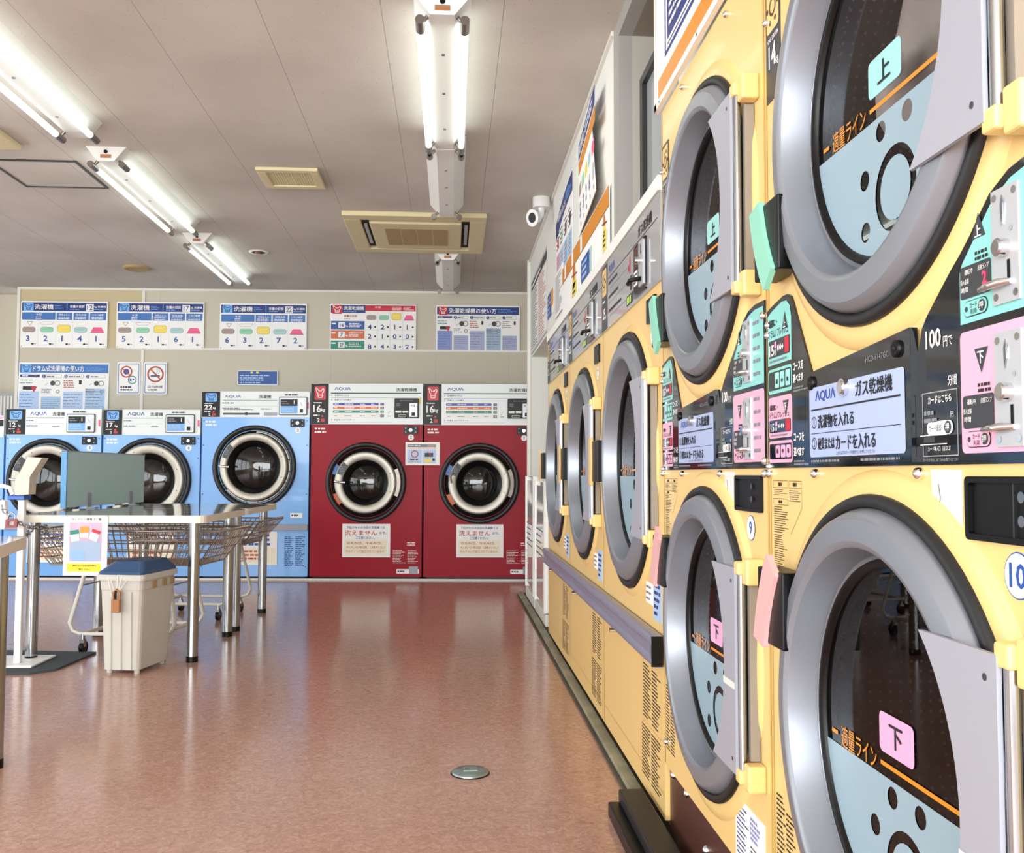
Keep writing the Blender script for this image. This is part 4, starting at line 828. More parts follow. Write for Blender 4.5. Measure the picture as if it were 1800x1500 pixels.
def big_dryer(label, y, num):
    W = 1.0; t = thing('large_gas_dryer', label, 'dryer', (0.57, y, 0), RT); cu, cz, R = .515, 1.018, .402
    b = MB(); b.prism([(.002, .055), (W-.002, .055), (W-.002, 1.50), (.002, 1.50)], -.02, 0, 'yellow', [circ(cu, cz, R-.02, 64)]); b.box(.002, W-.002, .021, .85, .03, 1.76, 'yellow'); del b.f[-4]
    b.lathe([(R+.03, 0), (R+.024, .005), (R+.008, .007)], cu, cz, 'yellow', 72)
    b.rect(.002, .06, .008, 1.5, .0007, 'yellow_edge'); b.rect(.01, .118, W-.01, .121, .0006, 'yellow_edge')
    b.lines(.72, .26, .83, .42, 16, .0008, 'ink', 51, .42); b.lines(.84, .26, .95, .42, 16, .0008, 'ink', 55, .42); b.lines(.70, .09, .82, .24, 15, .0008, 'ink', 52, .42); b.lines(.83, .09, .95, .24, 15, .0008, 'ink', 56, .42); b.frame(.70, .25, .96, .43, .0012, .0006, 'yellow_edge')
    b.prism([(.77, .60), (.86, .60), (.86, .66), (.77, .66)], 0, .0012, 'paper'); b.lines(.775, .605, .855, .655, 3, .002, 'inkgrey', 53, .4); b.prism([(.87, .565), (.97, .565), (.97, .68), (.87, .68)], 0, .0012, 'tapeblue'); b.lines(.88, .575, .96, .67, 5, .002, 'navy', 54, .5)
    b.build('cabinet', t)
    b = MB(); b.box(.004, W-.004, .03, .07, 0, .053, 'rot'); b.build('kick_plate', t)
    dr = dryer_door(t, cu, cz, R, True, num, 'yellow', 0, text=False)
    b = MB(); b.prism([(.0, .455), (W, .455), (W, .54), (0, .54)], .006, .02, 'bumper'); b.tube([(0.001, -.022, .523), (W-.001, -.022, .523)], .017, 'bumper', 12); b.tube([(0.001, -.022, .472), (W-.001, -.022, .472)], .017, 'bumper', 12); b.prism([(.004, .475), (W-.004, .475), (W-.004, .52), (.004, .52)], .02, .030, 'bumper')
    if num == '8': b.box(W-.002, W+.003, -.036, -.006, .458, .538, 'black')
    for u in (.3,): b.tube([(u, -.005, .44), (u, -.03, .44)], .008, 'chrome', 8)
    b.build('bumper_rail', t)
    # control panel
    b = MB(); b.box(.0, W, -.006, .02, 1.50, 1.745, 'panelgrey'); w_ = .0066
    b.rect(.008, 1.502, .135, 1.743, w_, 'darkgrey'); b.flat(rr(.025, 1.63, .118, 1.73, .01), w_+.0006, 'yellow')
    b.ring(.07, 1.68, .014, .02, w_+.0012, 'brown')
    for i in range(6): q = PI/3*i; b.disc(.07+.032*math.cos(q), 1.68+.032*math.sin(q), .006, w_+.0012, 'brown', 8)
    b.text('25', .04, 1.545, .085, 1.585, w_+.0006, 'paper', .02); b.text('kg', .088, 1.54, .108, 1.56, w_+.0006, 'paper', .01); b.lines(.03, 1.605, .115, 1.615, 1, w_+.0006, 'paper', 3)
    b.text('ΛQUΛ', .165, 1.69, .29, 1.722, w_, 'logo', .02); b.text('ガス乾燥機', .70, 1.688, .90, 1.722, w_, 'ink', .02); b.rect(.15, 1.678, .97, 1.681, w_, 'ink')
    for i, z in enumerate((1.655, 1.605, 1.555)): b.lines(.16, z-.006, .42, z+.012, 1, w_, 'ink', 60+i); b.rect(.15, z-.018, .62, z-.0165, w_, 'inkgrey')
    b.text('洗濯物を入れる', .17, 1.63, .36, 1.65, w_, 'ink', .01) if False else None
    b.rect(.56, 1.61, .575, 1.665, w_, 'crimson'); b.text('乾', .535, 1.62, .555, 1.64, w_, 'inkred', .02); b.flat(rr(.51, 1.512, .62, 1.545, .005), w_, 'darkgrey'); b.lines(.52, 1.516, .61, 1.54, 1, w_+.0006, 'lime', 61, .9); b.flat(rr(.57, 1.555, .605, 1.60, .003), w_, 'ink')
    b.rect(0, 1.745, W, 1.748, .0005, 'paper'); pan = b.build('control_panel', t)
    b = MB(); b.prism(rr(.655, 1.51, .83, 1.668, .008), .006, .012, 'blackgloss'); b.rect(.665, 1.60, .75, 1.66, .0126, 'brown'); b.rect(.665, 1.545, .72, 1.59, .0126, 'paper'); b.lines(.668, 1.55, .715, 1.585, 3, .0132, 'ink', 62); b.build('display', pan)
    b = MB(); b.prism(rr(.76, 1.525, .822, 1.66, .005), .012, .018, 'coinplate'); b.tube([(.79, -.018, 1.60), (.79, -.035, 1.60)], .011, 'chrome', 14); b.tube([(.80, -.02, 1.545), (.77, -.045, 1.545), (.74, -.045, 1.54)], .007, 'black', 8); b.rect(.788, 1.62, .794, 1.65, .0186, 'black'); b.build('coin_plate', pan)
    b = MB(); b.box(.0, W, -.012, .05, 1.748, 1.79, 'wallwhite'); b.build('top_trim', t, label='white trim along the top')
    b = MB(); b.prism(rr(.82, 1.405, .93, 1.475, .004), .0005, .008, 'black'); b.build('money_box', t)
    b = MB(); b.disc(.875, 1.365, .026, .001, 'paper', 24); b.text(num, .866, 1.350, .884, 1.380, .0017, 'inkblue', .02); b.build('number_sticker', t)
    return t
big_dryer('large single yellow dryer numbered 8, nearest of the three, next to stacked dryer 9', 3.500, '8')
big_dryer('large single yellow dryer numbered 7, middle of the three', 4.502, '7')
big_dryer('large single yellow dryer numbered 6, farthest of the three, beside the white cabinets', 5.504, '6')

# laundry tumbling in the upper drum of the nearest dryer
def lump(name, center, size, mat, seed, label, cat):
    R_ = random.Random(seed); b = MB(); n, m = 28, 18; vs = []; ph = [R_.random()*6 for _ in range(6)]
    for j in range(m+1):
        th = PI*j/m
        for i in range(n):
            f = 2*PI*i/n; r = 1+.16*math.sin(3*f+ph[0]+2*th)+.12*math.sin(5*f+ph[1]-3*th)+.10*math.sin(4*th+ph[2]+2*f)+.05*math.sin(9*f+ph[3]+4*th)
            vs.append((size[0]*r*math.sin(th)*math.cos(f), size[1]*r*math.sin(th)*math.sin(f), size[2]*r*math.cos(th)))
    b.add(vs, [(j*n+i, j*n+(i+1) % n, (j+1)*n+(i+1) % n, (j+1)*n+i)[::-1] for j in range(m) for i in range(n)], mat, True)
    o = b.build(name); o.location = center; tag(o, label, cat); return o
lump('laundry', (0.735, 1.235, 1.575), (.095, .20, .165), 'cloth', 4, 'grey laundry lying in the upper drum of dryer 10', 'laundry')
# ---------------------------------------------------------------- boards and posters on the right wall
b = MB(); Wd = 1.70
b.prism([(0, 1.966), (Wd, 1.966), (Wd, 2.84), (0, 2.84)], 0, .012, 'paper'); b.rect(0, 1.966, Wd, 1.985, .0127, 'wallwhite'); b.rect(.05, 1.985, Wd, 2.035, .0127, 'laceline'); b.rect(.0, 1.966, .025, 2.84, .0127, 'trimwhite')
b.frame(.13, 2.065, .92, 2.70, .012, .0127, 'navy'); b.rect(.16, 2.10, .89, 2.67, .0127, 'navy'); b.lines(.18, 2.12, .60, 2.24, 5, .0134, 'paper', 71, .45); b.text('ΛQUΛ', .62, 2.14, .84, 2.20, .0134, 'paper', .02); b.rect(.16, 2.085, .89, 2.09, .0127, 'navy'); b.lines(.2, 2.30, .86, 2.62, 7, .0134, 'paper', 72, .5)
for u in (.06, .45, .9, 1.3): b.disc(u, 1.975, .004, .0134, 'darkgrey', 8)
tag(put(b.build('instruction_board'), (0.566, 2.515, 0), RT), 'white board with an orange stripe and navy panel standing above stacked dryers 9 and 10', 'sign')

def wallposter(name, label, yl, yr, z0, z1, fn, x=.678, cat='poster', group=None, poly=None, thick=.003):
    b = MB(); W, h = yl-yr, z1-z0
    b.prism(poly(W, h) if poly else [(0, 0), (W, 0), (W, h), (0, h)], 0, thick, 'paper'); fn(b, W, h, thick+.0005)
    return tag(put(b.build(name), (x, yl, z0), RT), label, cat, group)
def tableposter(b, W, h, w):
    b.frame(0, 0, W, h, .012, w, 'grey'); b.rect(W*.02, h*.86, W*.98, h*.97, w, 'darkgrey'); b.lines(W*.05, h*.88, W*.9, h*.95, 1, w+.0006, 'paper', 80)
    for i in range(2):
        u0 = W*(.03+.48*i); b.lines(u0, h*.05, u0+W*.44, h*.83, 22, w, 'inkred' if i else 'ink', 81+i, .4); b.frame(u0, h*.03, u0+W*.46, h*.85, .006, w, 'grey')
wallposter('wall_poster', 'tall poster of dense small print on the far end of the right wall', 7.965, 6.625, 1.99, 2.61, tableposter)
def archposter(b, W, h, w):
    top = [(W*i/12, h*.985-h*.16*(1-i/12)**2.2) for i in range(13)]
    b.flat(top[::-1]+[(u, z-h*.19) for u, z in top], w, 'navy')
    b.text('乾燥機の使い方', W*.12, h*.80, W*.6, h*.87, w+.0006, 'paper', .02); b.lines(W*.62, h*.83, W*.95, h*.93, 3, w+.0006, 'skyblue', 85)
    for i in range(4):
        u = W*(.04+.24*i); b.lines(u, h*.50, u+W*.2, h*.70, 4, w, 'ink', 86+i, .4); b.disc(u+W*.1, h*.58, .04, w+.0005, ('crimson', 'mint', 'brown', 'darkgrey')[i]); b.rect(u, h*.04, u+W*.2, h*.46, w, ('stickerpink', 'paleblue', 'tapeblue', 'tapeblue')[i]); b.lines(u+.01, h*.06, u+W*.19, h*.44, 9, w+.0006, 'inkgrey', 90+i, .25)
wallposter('wall_poster', 'how-to poster with a navy header arching at its top left, left of the orange band', 6.04, 5.205, 2.10, 2.705, archposter, poly=lambda W, h: [(0, 0), (W, 0), (W, h)]+[(W*i/12, h-h*.16*(1-i/12)**2.2) for i in range(11, -1, -1)])
def capposter(b, W, h, w):
    b.rect(.0, h*.80, W*.97, h*.97, w, 'navy'); b.text('乾燥機', W*.05, h*.83, W*.35, h*.94, w+.0006, 'paper', .03); b.lines(W*.42, h*.84, W*.9, h*.94, 2, w+.0006, 'paper', 95, .5)
    b.rect(0, h*.64, W*.98, h*.78, w, 'laceline')
    for i, m in enumerate(('taupe', 'mint', 'sun', 'teal', 'magenta')):
        u = W*(.04+.19*i); b.flat(rr(u, h*.40, u+W*.14, h*.52, .015), w, m); n_ = '53261'[i]; b.text(n_, u+W*.04, h*.16, u+W*.11, h*.32, w, 'inkblue', .04); b.rect(u+W*.1, h*.06, u+W*.13, h*.10, w, 'ink')
pp = wallposter('wall_poster', 'capacity poster with orange bar and bedding icons, near edge peeling off the wall', 4.91, 4.08, 2.23, 2.74, capposter, x=.674, poly=lambda W, h: [(0, 0), (W, 0), (W*.72, h), (0, h*.97)])
pp.rotation_euler = (0, 0, RT-math.radians(2.6)); pp.location.x = .672
b = MB(); b.prism([(0, 0), (1.70, 0), (1.70, .41), (0.0, .17)][:2]+[(1.70, .28), (0, .28)], 0, .004, 'paper')
b.rect(0, .185, 1.70, .275, .0046, 'laceline'); b.stroke([(0, .183), (1.70, .183)], .004, .005, 'brown')
for u in (.12, .45, .80): b.rect(u, .19, u+.07, .27, .0052, 'paper')
tag(put(b.build('banner'), (.672, 5.64, 1.94), RT), 'long orange and white banner low on the right wall above the big dryers', 'banner')
def yel(b, W, h, w):
    b.rect(W*.1, 0, W*.9, h*.55, w, 'sun'); b.lines(W*.2, h*.08, W*.8, h*.5, 3, w+.0006, 'ink', 97, .5); b.disc(W*.45, h*.72, W*.28, w, 'sun'); b.disc(W*.45, h*.85, W*.2, w+.0004, 'rust'); b.stroke([(0, h*.8), (W, h*.7)], .008, w+.0008, 'brown')
wallposter('small_poster', 'small yellow cut-out poster under the far part of the orange banner', 5.17, 4.93, 1.91, 2.11, yel, x=.667)
wallposter('small_poster', 'small yellow cut-out poster under the near end of the orange banner', 4.10, 3.97, 1.95, 2.11, yel, x=.667)
def blu(b, W, h, w): b.rect(0, 0, W, h, w, 'inkblue'); b.lines(W*.1, h*.1, W*.8, h*.9, 3, w+.0006, 'tapeblue', 98, .5); b.rect(W*.82, 0, W, h, w+.0004, 'teal')
wallposter('small_poster', 'small blue poster between the two yellow cut-outs', 4.78, 4.42, 1.95, 2.07, blu, x=.667)
def blu2(b, W, h, w): b.rect(0, 0, W*.7, h, w, 'inkblue'); b.lines(W*.05, h*.1, W*.6, h*.9, 4, w+.0006, 'tapeblue', 99, .4); b.flat(rr(W*.62, h*.3, W, h, .03), w+.0004, 'laceline')
wallposter('small_poster', 'small blue and orange sign beside the dense small-print poster', 6.60, 6.22, 2.06, 2.23, blu2)
def dense(b, W, h, w): b.lines(.02, .02, W-.02, h-.02, 18, w, 'inkgrey', 101, .45)
wallposter('small_poster', 'narrow print-covered sheet below the arching how-to poster', 6.08, 5.66, 1.985, 2.27, dense, x=.6745)

# two white cabinets in the doorway
def whitecab(label, y0, y1, z1, zb):
    t = thing('white_cabinet', label, 'cabinet', (0.60, y1, 0), RT, 'white cabinets in the doorway'); W = y1-y0
    b = MB(); b.box(.004, W-.004, 0, .55, zb+.10, z1, 'glossywhite'); b.build('cabinet_body', t, .008)
    b = MB(); b.prism(rr(.05, zb+.14, W-.07, z1-.03, .01), .0, .012, 'glossywhite'); b.lines(.10, zb+.42, W-.15, zb+.62, 5, .0126, 'inkgrey', 104, .25); b.prism([(.02, zb+.10), (.05, zb+.10), (.05, z1), (.02, z1)], 0, .02, 'white'); b.prism([(W-.07, zb+.10), (W-.02, zb+.10), (W-.02, z1), (W-.07, z1)], 0, .02, 'white'); b.build('front_panel', t, .002)
    b = MB(); b.box(.03, W-.03, .03, .5, zb+.0, zb+.099, 'black'); b.build('dark_gap', t)
    b = MB(); b.box(.0, W-.01, -.012, .02, .0, .095, 'trimwhite'); b.build('plinth', t, .004)
    return t
whitecab('glossy white cabinet in the doorway, farther of the two', 6.66, 7.40, .955, .0)
whitecab('glossy white cabinet in the doorway, nearer one beside dryer 6', 5.86, 6.60, .925, .0)
# dark rail lying on the floor by dryer 9
b = MB(); b.box(-.05, .05, 0, 1.75, 0, .04, 'black'); b.box(-.02, .05, 0, 1.75, .04, .075, 'rubber'); b.box(-.052, .052, -.003, .02, 0, .078, 'black')
tag(put(b.build('floor_rail', bevel=.004), (0.50, .95, 0.0)), 'black rail along the floor under stacked dryers 9 and 10', 'rail')

# ---------------------------------------------------------------- ceiling
def fixture(label, x, ya, yb, lit, cap=True):
    t = thing('fluorescent_light', label, 'ceiling light', (x, ya, H)); L = yb-ya
    b = MB(); cs = [(-.115, 0), (-.105, -.012), (-.048, -.082), (.048, -.082), (.105, -.012), (.115, 0)]
    vs = [(u, 0, z) for u, z in cs]+[(u, L, z) for u, z in cs]; n = 6
    b.add(vs, [(i, i+1, i+1+n, i+n) for i in range(n-1)]+[tuple(range(n))[::-1], tuple(range(n, 2*n))], 'fixture')
    for y in (.35, L*.5, L-.3): b.tube([(0, y, -.082), (0, y, -.087)], .008, 'steel', 10)
    b.tube([(0, -.001, -.03), (0, -.006, -.03)], .011, 'black', 10); b.box(-.03, .03, -.004, 0, -.066, -.046, 'laceline' if False else 'brass'); b.build('housing', t)
    for sx in (-1, 1):
        for y, e in ((.05, 1), (L-.05, -1)):
            b = MB(); b.tube([(sx*.058, y, -.066), (sx*.087, y, -.098)], .009, 'socket', 10)
            if lit: b.tube([(sx*.088, y-.045*e, -.1), (sx*.088, y+.05*e, -.1)], .019, 'socket', 16)
            else: b.tube([(sx*.088, y-.012*e, -.1), (sx*.088, y+.022*e, -.1)], .019, 'socket', 16); b.tube([(sx*.088, y-.014*e, -.1), (sx*.088, y-.0125*e, -.1)], .011, 'black', 12)
            b.build('lamp_holder', t)
        if lit:
            b = MB(); b.tube([(sx*.088, .10, -.1), (sx*.088, L-.10, -.1)], .0155, 'tube', 16); b.build('lamp_tube', t)
    return t
fixture('lit twin-tube ceiling light, nearest in the middle row', -.046, 3.60, 5.12, True)
fixture('twin ceiling light without tubes in the middle row, just in front of the air conditioner', -.044, 5.14, 6.50, False)
fixture('twin ceiling light without tubes beyond the air conditioner, near the back wall', -.042, 7.83, 9.18, False)
fixture('lit twin-tube ceiling light cut off by the left edge, nearest in the left row', -1.998, 3.55, 5.09, True)
fixture('lit twin-tube ceiling light, middle one of the left row beside the ceiling hatch', -1.998, 5.46, 7.05, True)
fixture('lit twin-tube ceiling light, farthest of the left row near the back wall', -1.998, 7.40, 8.95, True)
t = thing('air_conditioner', 'beige cassette air conditioner in the ceiling with a four-pane grille', 'air conditioner', (-.275, 7.24, H))
b = MB(); hx, hy = .52, .56
def slab(b, x0, x1, y0, y1, z0, z1, m): b.box(x0, x1, y0, y1, z0, z1, m)
slab(b, -hx, hx, -hy, -hy+.12, -.035, 0, 'beige'); slab(b, -hx, hx, hy-.12, hy, -.035, 0, 'beige'); slab(b, -hx, -hx+.12, -hy+.12, hy-.12, -.035, 0, 'beige'); slab(b, hx-.12, hx, -hy+.12, hy-.12, -.035, 0, 'beige'); b.build('frame', t, .006)
b = MB(); slab(b, -hx+.12, hx-.12, -hy+.12, hy-.12, -.008, -.002, 'shadowbox'); b.build('air_slots', t)
b = MB(); ix, iy = .34, .38; slab(b, -ix, ix, -iy, iy, -.042, -.010, 'beige'); b.build('grille_panel', t, .008)
b = MB()
for i in range(4):
    x0 = -.235+.12*i; slab(b, x0, x0+.108, -.25, .25, -.046, -.0421, 'beigedark')
b.build('intake_grille', t)
b = MB()
for sy in (-1, 1): slab(b, -.28, .28, sy*.415-.014, sy*.415+.014, -.028, -.012, 'beige')
for sx in (-1, 1): slab(b, sx*.374-.012, sx*.374+.012, -.28, .28, -.028, -.012, 'grey')
b.build('louver', t)
t = thing('ceiling_vent', 'cream square ceiling vent with a mesh grille between the light rows', 'vent', (-1.022, 5.94, H))
b = MB(); q = .19; g = .135
slab(b, -q, q, -q, -g, -.022, 0, 'beige'); slab(b, -q, q, g, q, -.022, 0, 'beige'); slab(b, -q, -g, -g, g, -.022, 0, 'beige'); slab(b, g, q, -g, g, -.022, 0, 'beige'); b.build('frame', t, .005)
b = MB(); slab(b, -g, g, -g, g, -.008, -.004, 'shadowbox')
for i in range(17): slab(b, -g+.016*i, -g+.016*i+.006, -g, g, -.014, -.008, 'beige')
for i in range(17): slab(b, -g, g, -g+.016*i, -g+.016*i+.004, -.013, -.008, 'beige')
b.build('mesh_grille', t)
b = MB()
for a in ((-.25, .25, -.27, -.255), (-.25, .25, .255, .27), (-.265, -.25, -.27, .27), (.25, .265, -.27, .27)): slab(b, a[0], a[1], a[2], a[3], -.008, 0, 'darkframe')
slab(b, -.25, .25, -.255, .255, -.003, 0, CEIL)
tag(put(b.build('ceiling_hatch'), (-2.53, 5.99, H)), 'square ceiling access hatch outlined by a dark frame at the left', 'hatch')
b = MB()
prof = [(.0, -.012), (.085, -.014), (.115, -.008), (.12, 0)]
def vlathe(b, prof, m, n=28, c=(0, 0)):
    vs = [(c[0]+r*math.cos(2*PI*i/n), c[1]+r*math.sin(2*PI*i/n), z) for r, z in prof for i in range(n)]
    return b.add(vs, [(j*n+i, (j+1)*n+i, (j+1)*n+(i+1) % n, j*n+(i+1) % n)[::-1] for j in range(len(prof)-1) for i in range(n)], m, True)
vlathe(b, [(.001, -.016), (.085, -.016), (.098, -.024), (.115, -.014), (.12, 0)], 'beigedark'); tag(put(b.build('ceiling_speaker'), (-2.883, 8.694, H)), 'round brownish disc on the ceiling left of the far light', 'ceiling disc')
t = thing('downlight', 'small round downlight with a white ring right of the far left light', 'downlight', (-1.643, 8.007, H))
b = MB(); vlathe(b, [(.055, -.006), (.075, -.010), (.085, 0)], 'fixture'); b.build('ring', t)
b = MB(); vlathe(b, [(.001, -.002), (.055, -.004)], 'shadowbox'); vlathe(b, [(.001, -.012), (.022, -.010), (.026, -.002)], 'brass', 14, (-.01, 0)); b.build('lamp', t)
b = MB(); slab(b, -.35, .0, -.15, .15, -.03, 0, 'beige'); tag(put(b.build('ceiling_panel', bevel=.005), (-2.47, 5.32, H)), 'pale corner of a ceiling panel cut by the left edge above the hatch', 'ceiling panel')
t = thing('security_camera', 'small white security camera hanging from the ceiling by the right wall', 'security camera', (.600, 6.28, H)); t.scale = (.7, .7, .95)
b = MB(); b.tube([(0, 0, 0), (0, 0, -.075)], .085, 'cctv', 24); b.build('base', t, .006)
b = MB(); b.tube([(0, 0, -.075), (0, 0, -.12), (-.03, -.03, -.145)], .03, 'cctv', 14); b.build('arm', t)
b = MB(); b.tube([(-.03, 0.02, -.135), (-.09, -.10, -.165)], [.04, .045], 'cctv', 20); b.tube([(-.09, -.10, -.165), (-.10, -.12, -.17)], [.058, .062], 'cctv', 20); b.build('camera_body', t)
b = MB(); b.tube([(-.10, -.12, -.17), (-.102, -.125, -.1712)], .036, 'black', 18); b.build('lens', t)

# ---------------------------------------------------------------- tables and what stands by them
def table(name, label, pts, legs, ztop=.755, th=.038, r=.055):
    t = thing(name, label, 'table', (sum(p[0] for p in pts)/4, sum(p[1] for p in pts)/4, 0)); ox, oy = t.location.x, t.location.y
    P = [Vector((p[0]-ox, p[1]-oy)) for p in pts]; poly = []; rad = .07
    for i in range(4):
        a, c, e = P[i-1], P[i], P[(i+1) % 4]; d1 = (a-c).normalized(); d2_ = (e-c).normalized()
        p1, p2 = c+d1*rad, c+d2_*rad
        for k in range(6):
            q = k/5; poly.append(p1*(1-q)**2+c*2*q*(1-q)+p2*q*q)
    n = len(poly); b = MB()
    b.add([(p.x, p.y, ztop) for p in poly]+[(p.x, p.y, ztop-th) for p in poly], [(i, i+n, (i+1) % n+n, (i+1) % n)[::1] for i in range(n)], 'tableedge')
    b.add([(p.x, p.y, ztop) for p in poly], [tuple(range(n))], 'tabletop'); b.add([(p.x, p.y, ztop-th) for p in poly], [tuple(range(n))[::-1]], 'tableedge')
    b.build('table_top', t)
    for x, y in legs:
        b = MB(); b.tube([(x-ox, y-oy, .03), (x-ox, y-oy, ztop-th)], r*.53, 'chrome' if False else 'steel', 24); lg = b.build('leg', t)
        b = MB(); b.tube([(x-ox, y-oy, 0), (x-ox, y-oy, .03)], r*.55, 'black', 24); b.build('foot_cap', lg)
    return t
table('folding_table', 'pale glossy table with steel legs, holding the grey desk screen and the hanging poster', [(-2.24, 4.97), (-1.25, 4.88), (-1.245, 5.84), (-2.235, 5.86)], [(-2.157, 5.04), (-1.33, 4.99), (-1.33, 5.75), (-2.10, 5.80)])
table('folding_table', 'second pale glossy table, pushed against the far side of the first towards the blue washers', [(-2.235, 5.865), (-1.245, 5.845), (-1.235, 6.82), (-2.23, 6.84)], [(-2.14, 5.93), (-1.328, 5.945), (-1.315, 6.70), (-2.14, 6.74)])
table('folding_table', 'table cut off by the left edge, only its rounded corner and one leg showing', [(-2.35, 2.75), (-1.31, 2.80), (-1.44, 3.33), (-2.35, 3.33)], [(-1.50, 3.245), (-2.26, 3.24), (-2.26, 2.85), (-1.42, 2.88)])
# desk screen
t = thing('desk_screen', 'grey fabric desk screen with a blue edge clamped along the far left of the table', 'desk screen', (-2.25, 5.62, 0), 0)
A = Vector((0, 0)); Bv = Vector((.09, 1.12)); dd = Bv.normalized(); ang = math.atan2(dd.y, dd.x)
X = Matrix.Rotation(ang, 4, 'Z')
b = MB(); b.xf = X; b.box(.012, 1.12, -.014, .014, .768, 1.098, 'screenfabric'); b.build('screen_panel', t, .003)
b = MB(); b.xf = X; b.box(0, .012, -.016, .016, .765, 1.10, 'screenedge'); b.box(.0, 1.122, -.015, .015, 1.094, 1.101, 'grey'); b.build('edge_trim', t)
for x in (.26, .86):
    b = MB(); b.xf = X; b.box(x, x+.05, -.023, -.015, .758, .85, 'grey'); b.box(x, x+.05, -.07, -.02, .7565, .764, 'grey'); b.build('clamp', t)
# poster hung from the table edge
b = MB(); W_, h_ = .226, .305; b.prism([(0, 0), (W_, 0), (W_, h_), (0, h_)], 0, .002, 'paper')
c = Canvas(b, 425, 365, 990, 1135, 0, 0, W_, h_, .002)
c.text('ランドリー専用ゴミ箱', 525, 395, 905, 432, 'ink', 1, .03); c.rect(500, 455, 918, 955, 'photopink', 1); c.rect(510, 700, 905, 950, 'lilacblue', 2, 60); c.rect(520, 820, 700, 945, 'photoblue', 3, 40)
for pts, m in (([(505, 565), (620, 545), (635, 685), (530, 705)], 'paper'), ([(640, 510), (752, 505), (745, 650), (640, 645)], 'paper'), ([(800, 535), (908, 570), (850, 705), (745, 660)], 'paper'), ([(505, 565), (620, 545), (625, 600), (515, 615)], 'green'), ([(640, 510), (752, 505), (752, 585), (640, 590)], 'orange'), ([(800, 535), (908, 570), (890, 610), (785, 575)], 'crimson')): c.poly(pts, m, 4 if m == 'paper' else 5)
c.rect(478, 978, 915, 1085, 'caption', 1, 12); c.text('他のゴミは各自お持ち', 550, 995, 855, 1020, 'ink', 2, .018); c.text('帰り下さい', 632, 1042, 770, 1066, 'ink', 2, .018)
for x in (450, 960): c.rect(x, 372, x+30, 378, 'inkgrey', 2)
tag(put(b.build('hanging_poster'), (-1.968, 4.938, .450), math.radians(-5.2)), 'white poster with pink photo and yellow caption hung from the table edge', 'poster')
# sanitizer stand
t = thing('sanitizer_stand', 'white square-post dispenser stand with a bent beige hood, left of the steel-legged table', 'stand', (-2.165, 4.84, 0))
b = MB(); b.prism([(-.06, 0.008), (.19, .008), (.19, .012), (-.06, .012)], -.25, -.0, 'white') if False else None
b.box(-.20, .11, -.03, .26, .012, .022, 'white'); b.build('base_plate', t, .003)
b = MB(); b.box(-.012, .020, .045, .075, .022, .86, 'white'); b.build('post', t, .004)
b = MB(); b.xf = Matrix.Translation((0, .03, 0))
pr = [(-.012, .862), (.055, .862), (.058, .95), (.115, 1.045), (.045, 1.05), (.0, .95), (-.012, .94)]
b.prism([(u, z) for u, z in pr], -.06, .02, 'standbeige'); b.build('hood', t, .004)
b = MB(); b.box(-.05, .032, .015, .10, .835, .857, 'bandblue'); b.build('blue_band', t, .004)
b = MB(); b.tube([(-.30, .03, .905), (-.08, .03, .905), (-.045, .03, .895), (-.03, .03, .86)], .011, 'white', 12); b.build('nozzle', t)
b = MB(); b.prism([(-.30, .69), (-.05, .69), (-.035, .72), (-.05, .835), (-.12, .83), (-.30, .81)], -.02, .012, 'white'); b.build('side_tray', t, .006)
b = MB(); b.tube([(-.12, -.02, .03), (-.085, -.05, .06), (-.06, -.04, .03)], .018, 'rubber', 10); b.build('foot_pedal', t, label='black foot pedal')
b = MB(); b.add([(-2.55, 4.70, .001), (-2.02, 4.71, .001), (-1.93, 4.80, .001), (-1.90, 5.235, .001), (-2.55, 5.33, .001)]+[(-2.55, 4.70, .011), (-2.02, 4.71, .011), (-1.93, 4.80, .011), (-1.90, 5.235, .011), (-2.55, 5.33, .011)], [(5, 6, 7, 8, 9), (0, 1, 6, 5), (1, 2, 7, 6), (2, 3, 8, 7), (3, 4, 9, 8), (4, 0, 5, 9)], 'mat')
tag(b.build('floor_mat'), 'dark grey floor mat under the dispenser stand', 'mat')
# chain and padlock
def links(b, P, r=.011, m='steel'):
    P = [Vector(p) for p in P]; d = [0]
    for a, c in zip(P, P[1:]): d.append(d[-1]+(c-a).length)
    n = int(d[-1]/(r*2.1)); k = 0
    for i in range(n):
        s = d[-1]*(i+.5)/n
        while d[k+1] < s: k += 1
        q = (s-d[k])/(d[k+1]-d[k]); p = P[k].lerp(P[k+1], q); tt = (P[k+1]-P[k]).normalized()
        x = tt.orthogonal().normalized(); x = Matrix.Rotation(PI/2*(i % 2)+.4, 3, tt) @ x
        b.tube([tuple(p+tt*(math.cos(f)*r*1.35)+x*(math.sin(f)*r*.85)) for f in [2*PI*j/10 for j in range(10)]], r*.28, m, 6, closed=True)
b = MB(); links(b, [(-2.235, 4.84, .838), (-2.225, 4.825, .79), (-2.175, 4.815, .755)]); links(b, [(-2.16, 4.815, .735), (-2.12, 4.86, .705), (-2.10, 4.955, .69), (-2.085, 5.02, .68)]); links(b, [(-2.09, 5.04, .66), (-2.12, 5.09, .655), (-2.19, 5.10, .65), (-2.215, 5.04, .655), (-2.19, 4.985, .66), (-2.13, 4.975, .69), (-2.085, 5.01, .70)])
tag(b.build('chain'), 'steel chain tying the dispenser stand to the table leg', 'chain')
t = thing('padlock', 'small dark red padlock hanging on the chain at the stand post', 'padlock', (-2.165, 4.80, .70), math.radians(12))
b = MB(); b.prism(rr(-.026, .0, .026, .045, .008), -.012, .012, 'padlock', [rr(-.014, .012, .012, .032, .004)]); b.rect(-.014, .012, .012, .032, -.005, 'torn'); b.build('lock_body', t, .002)
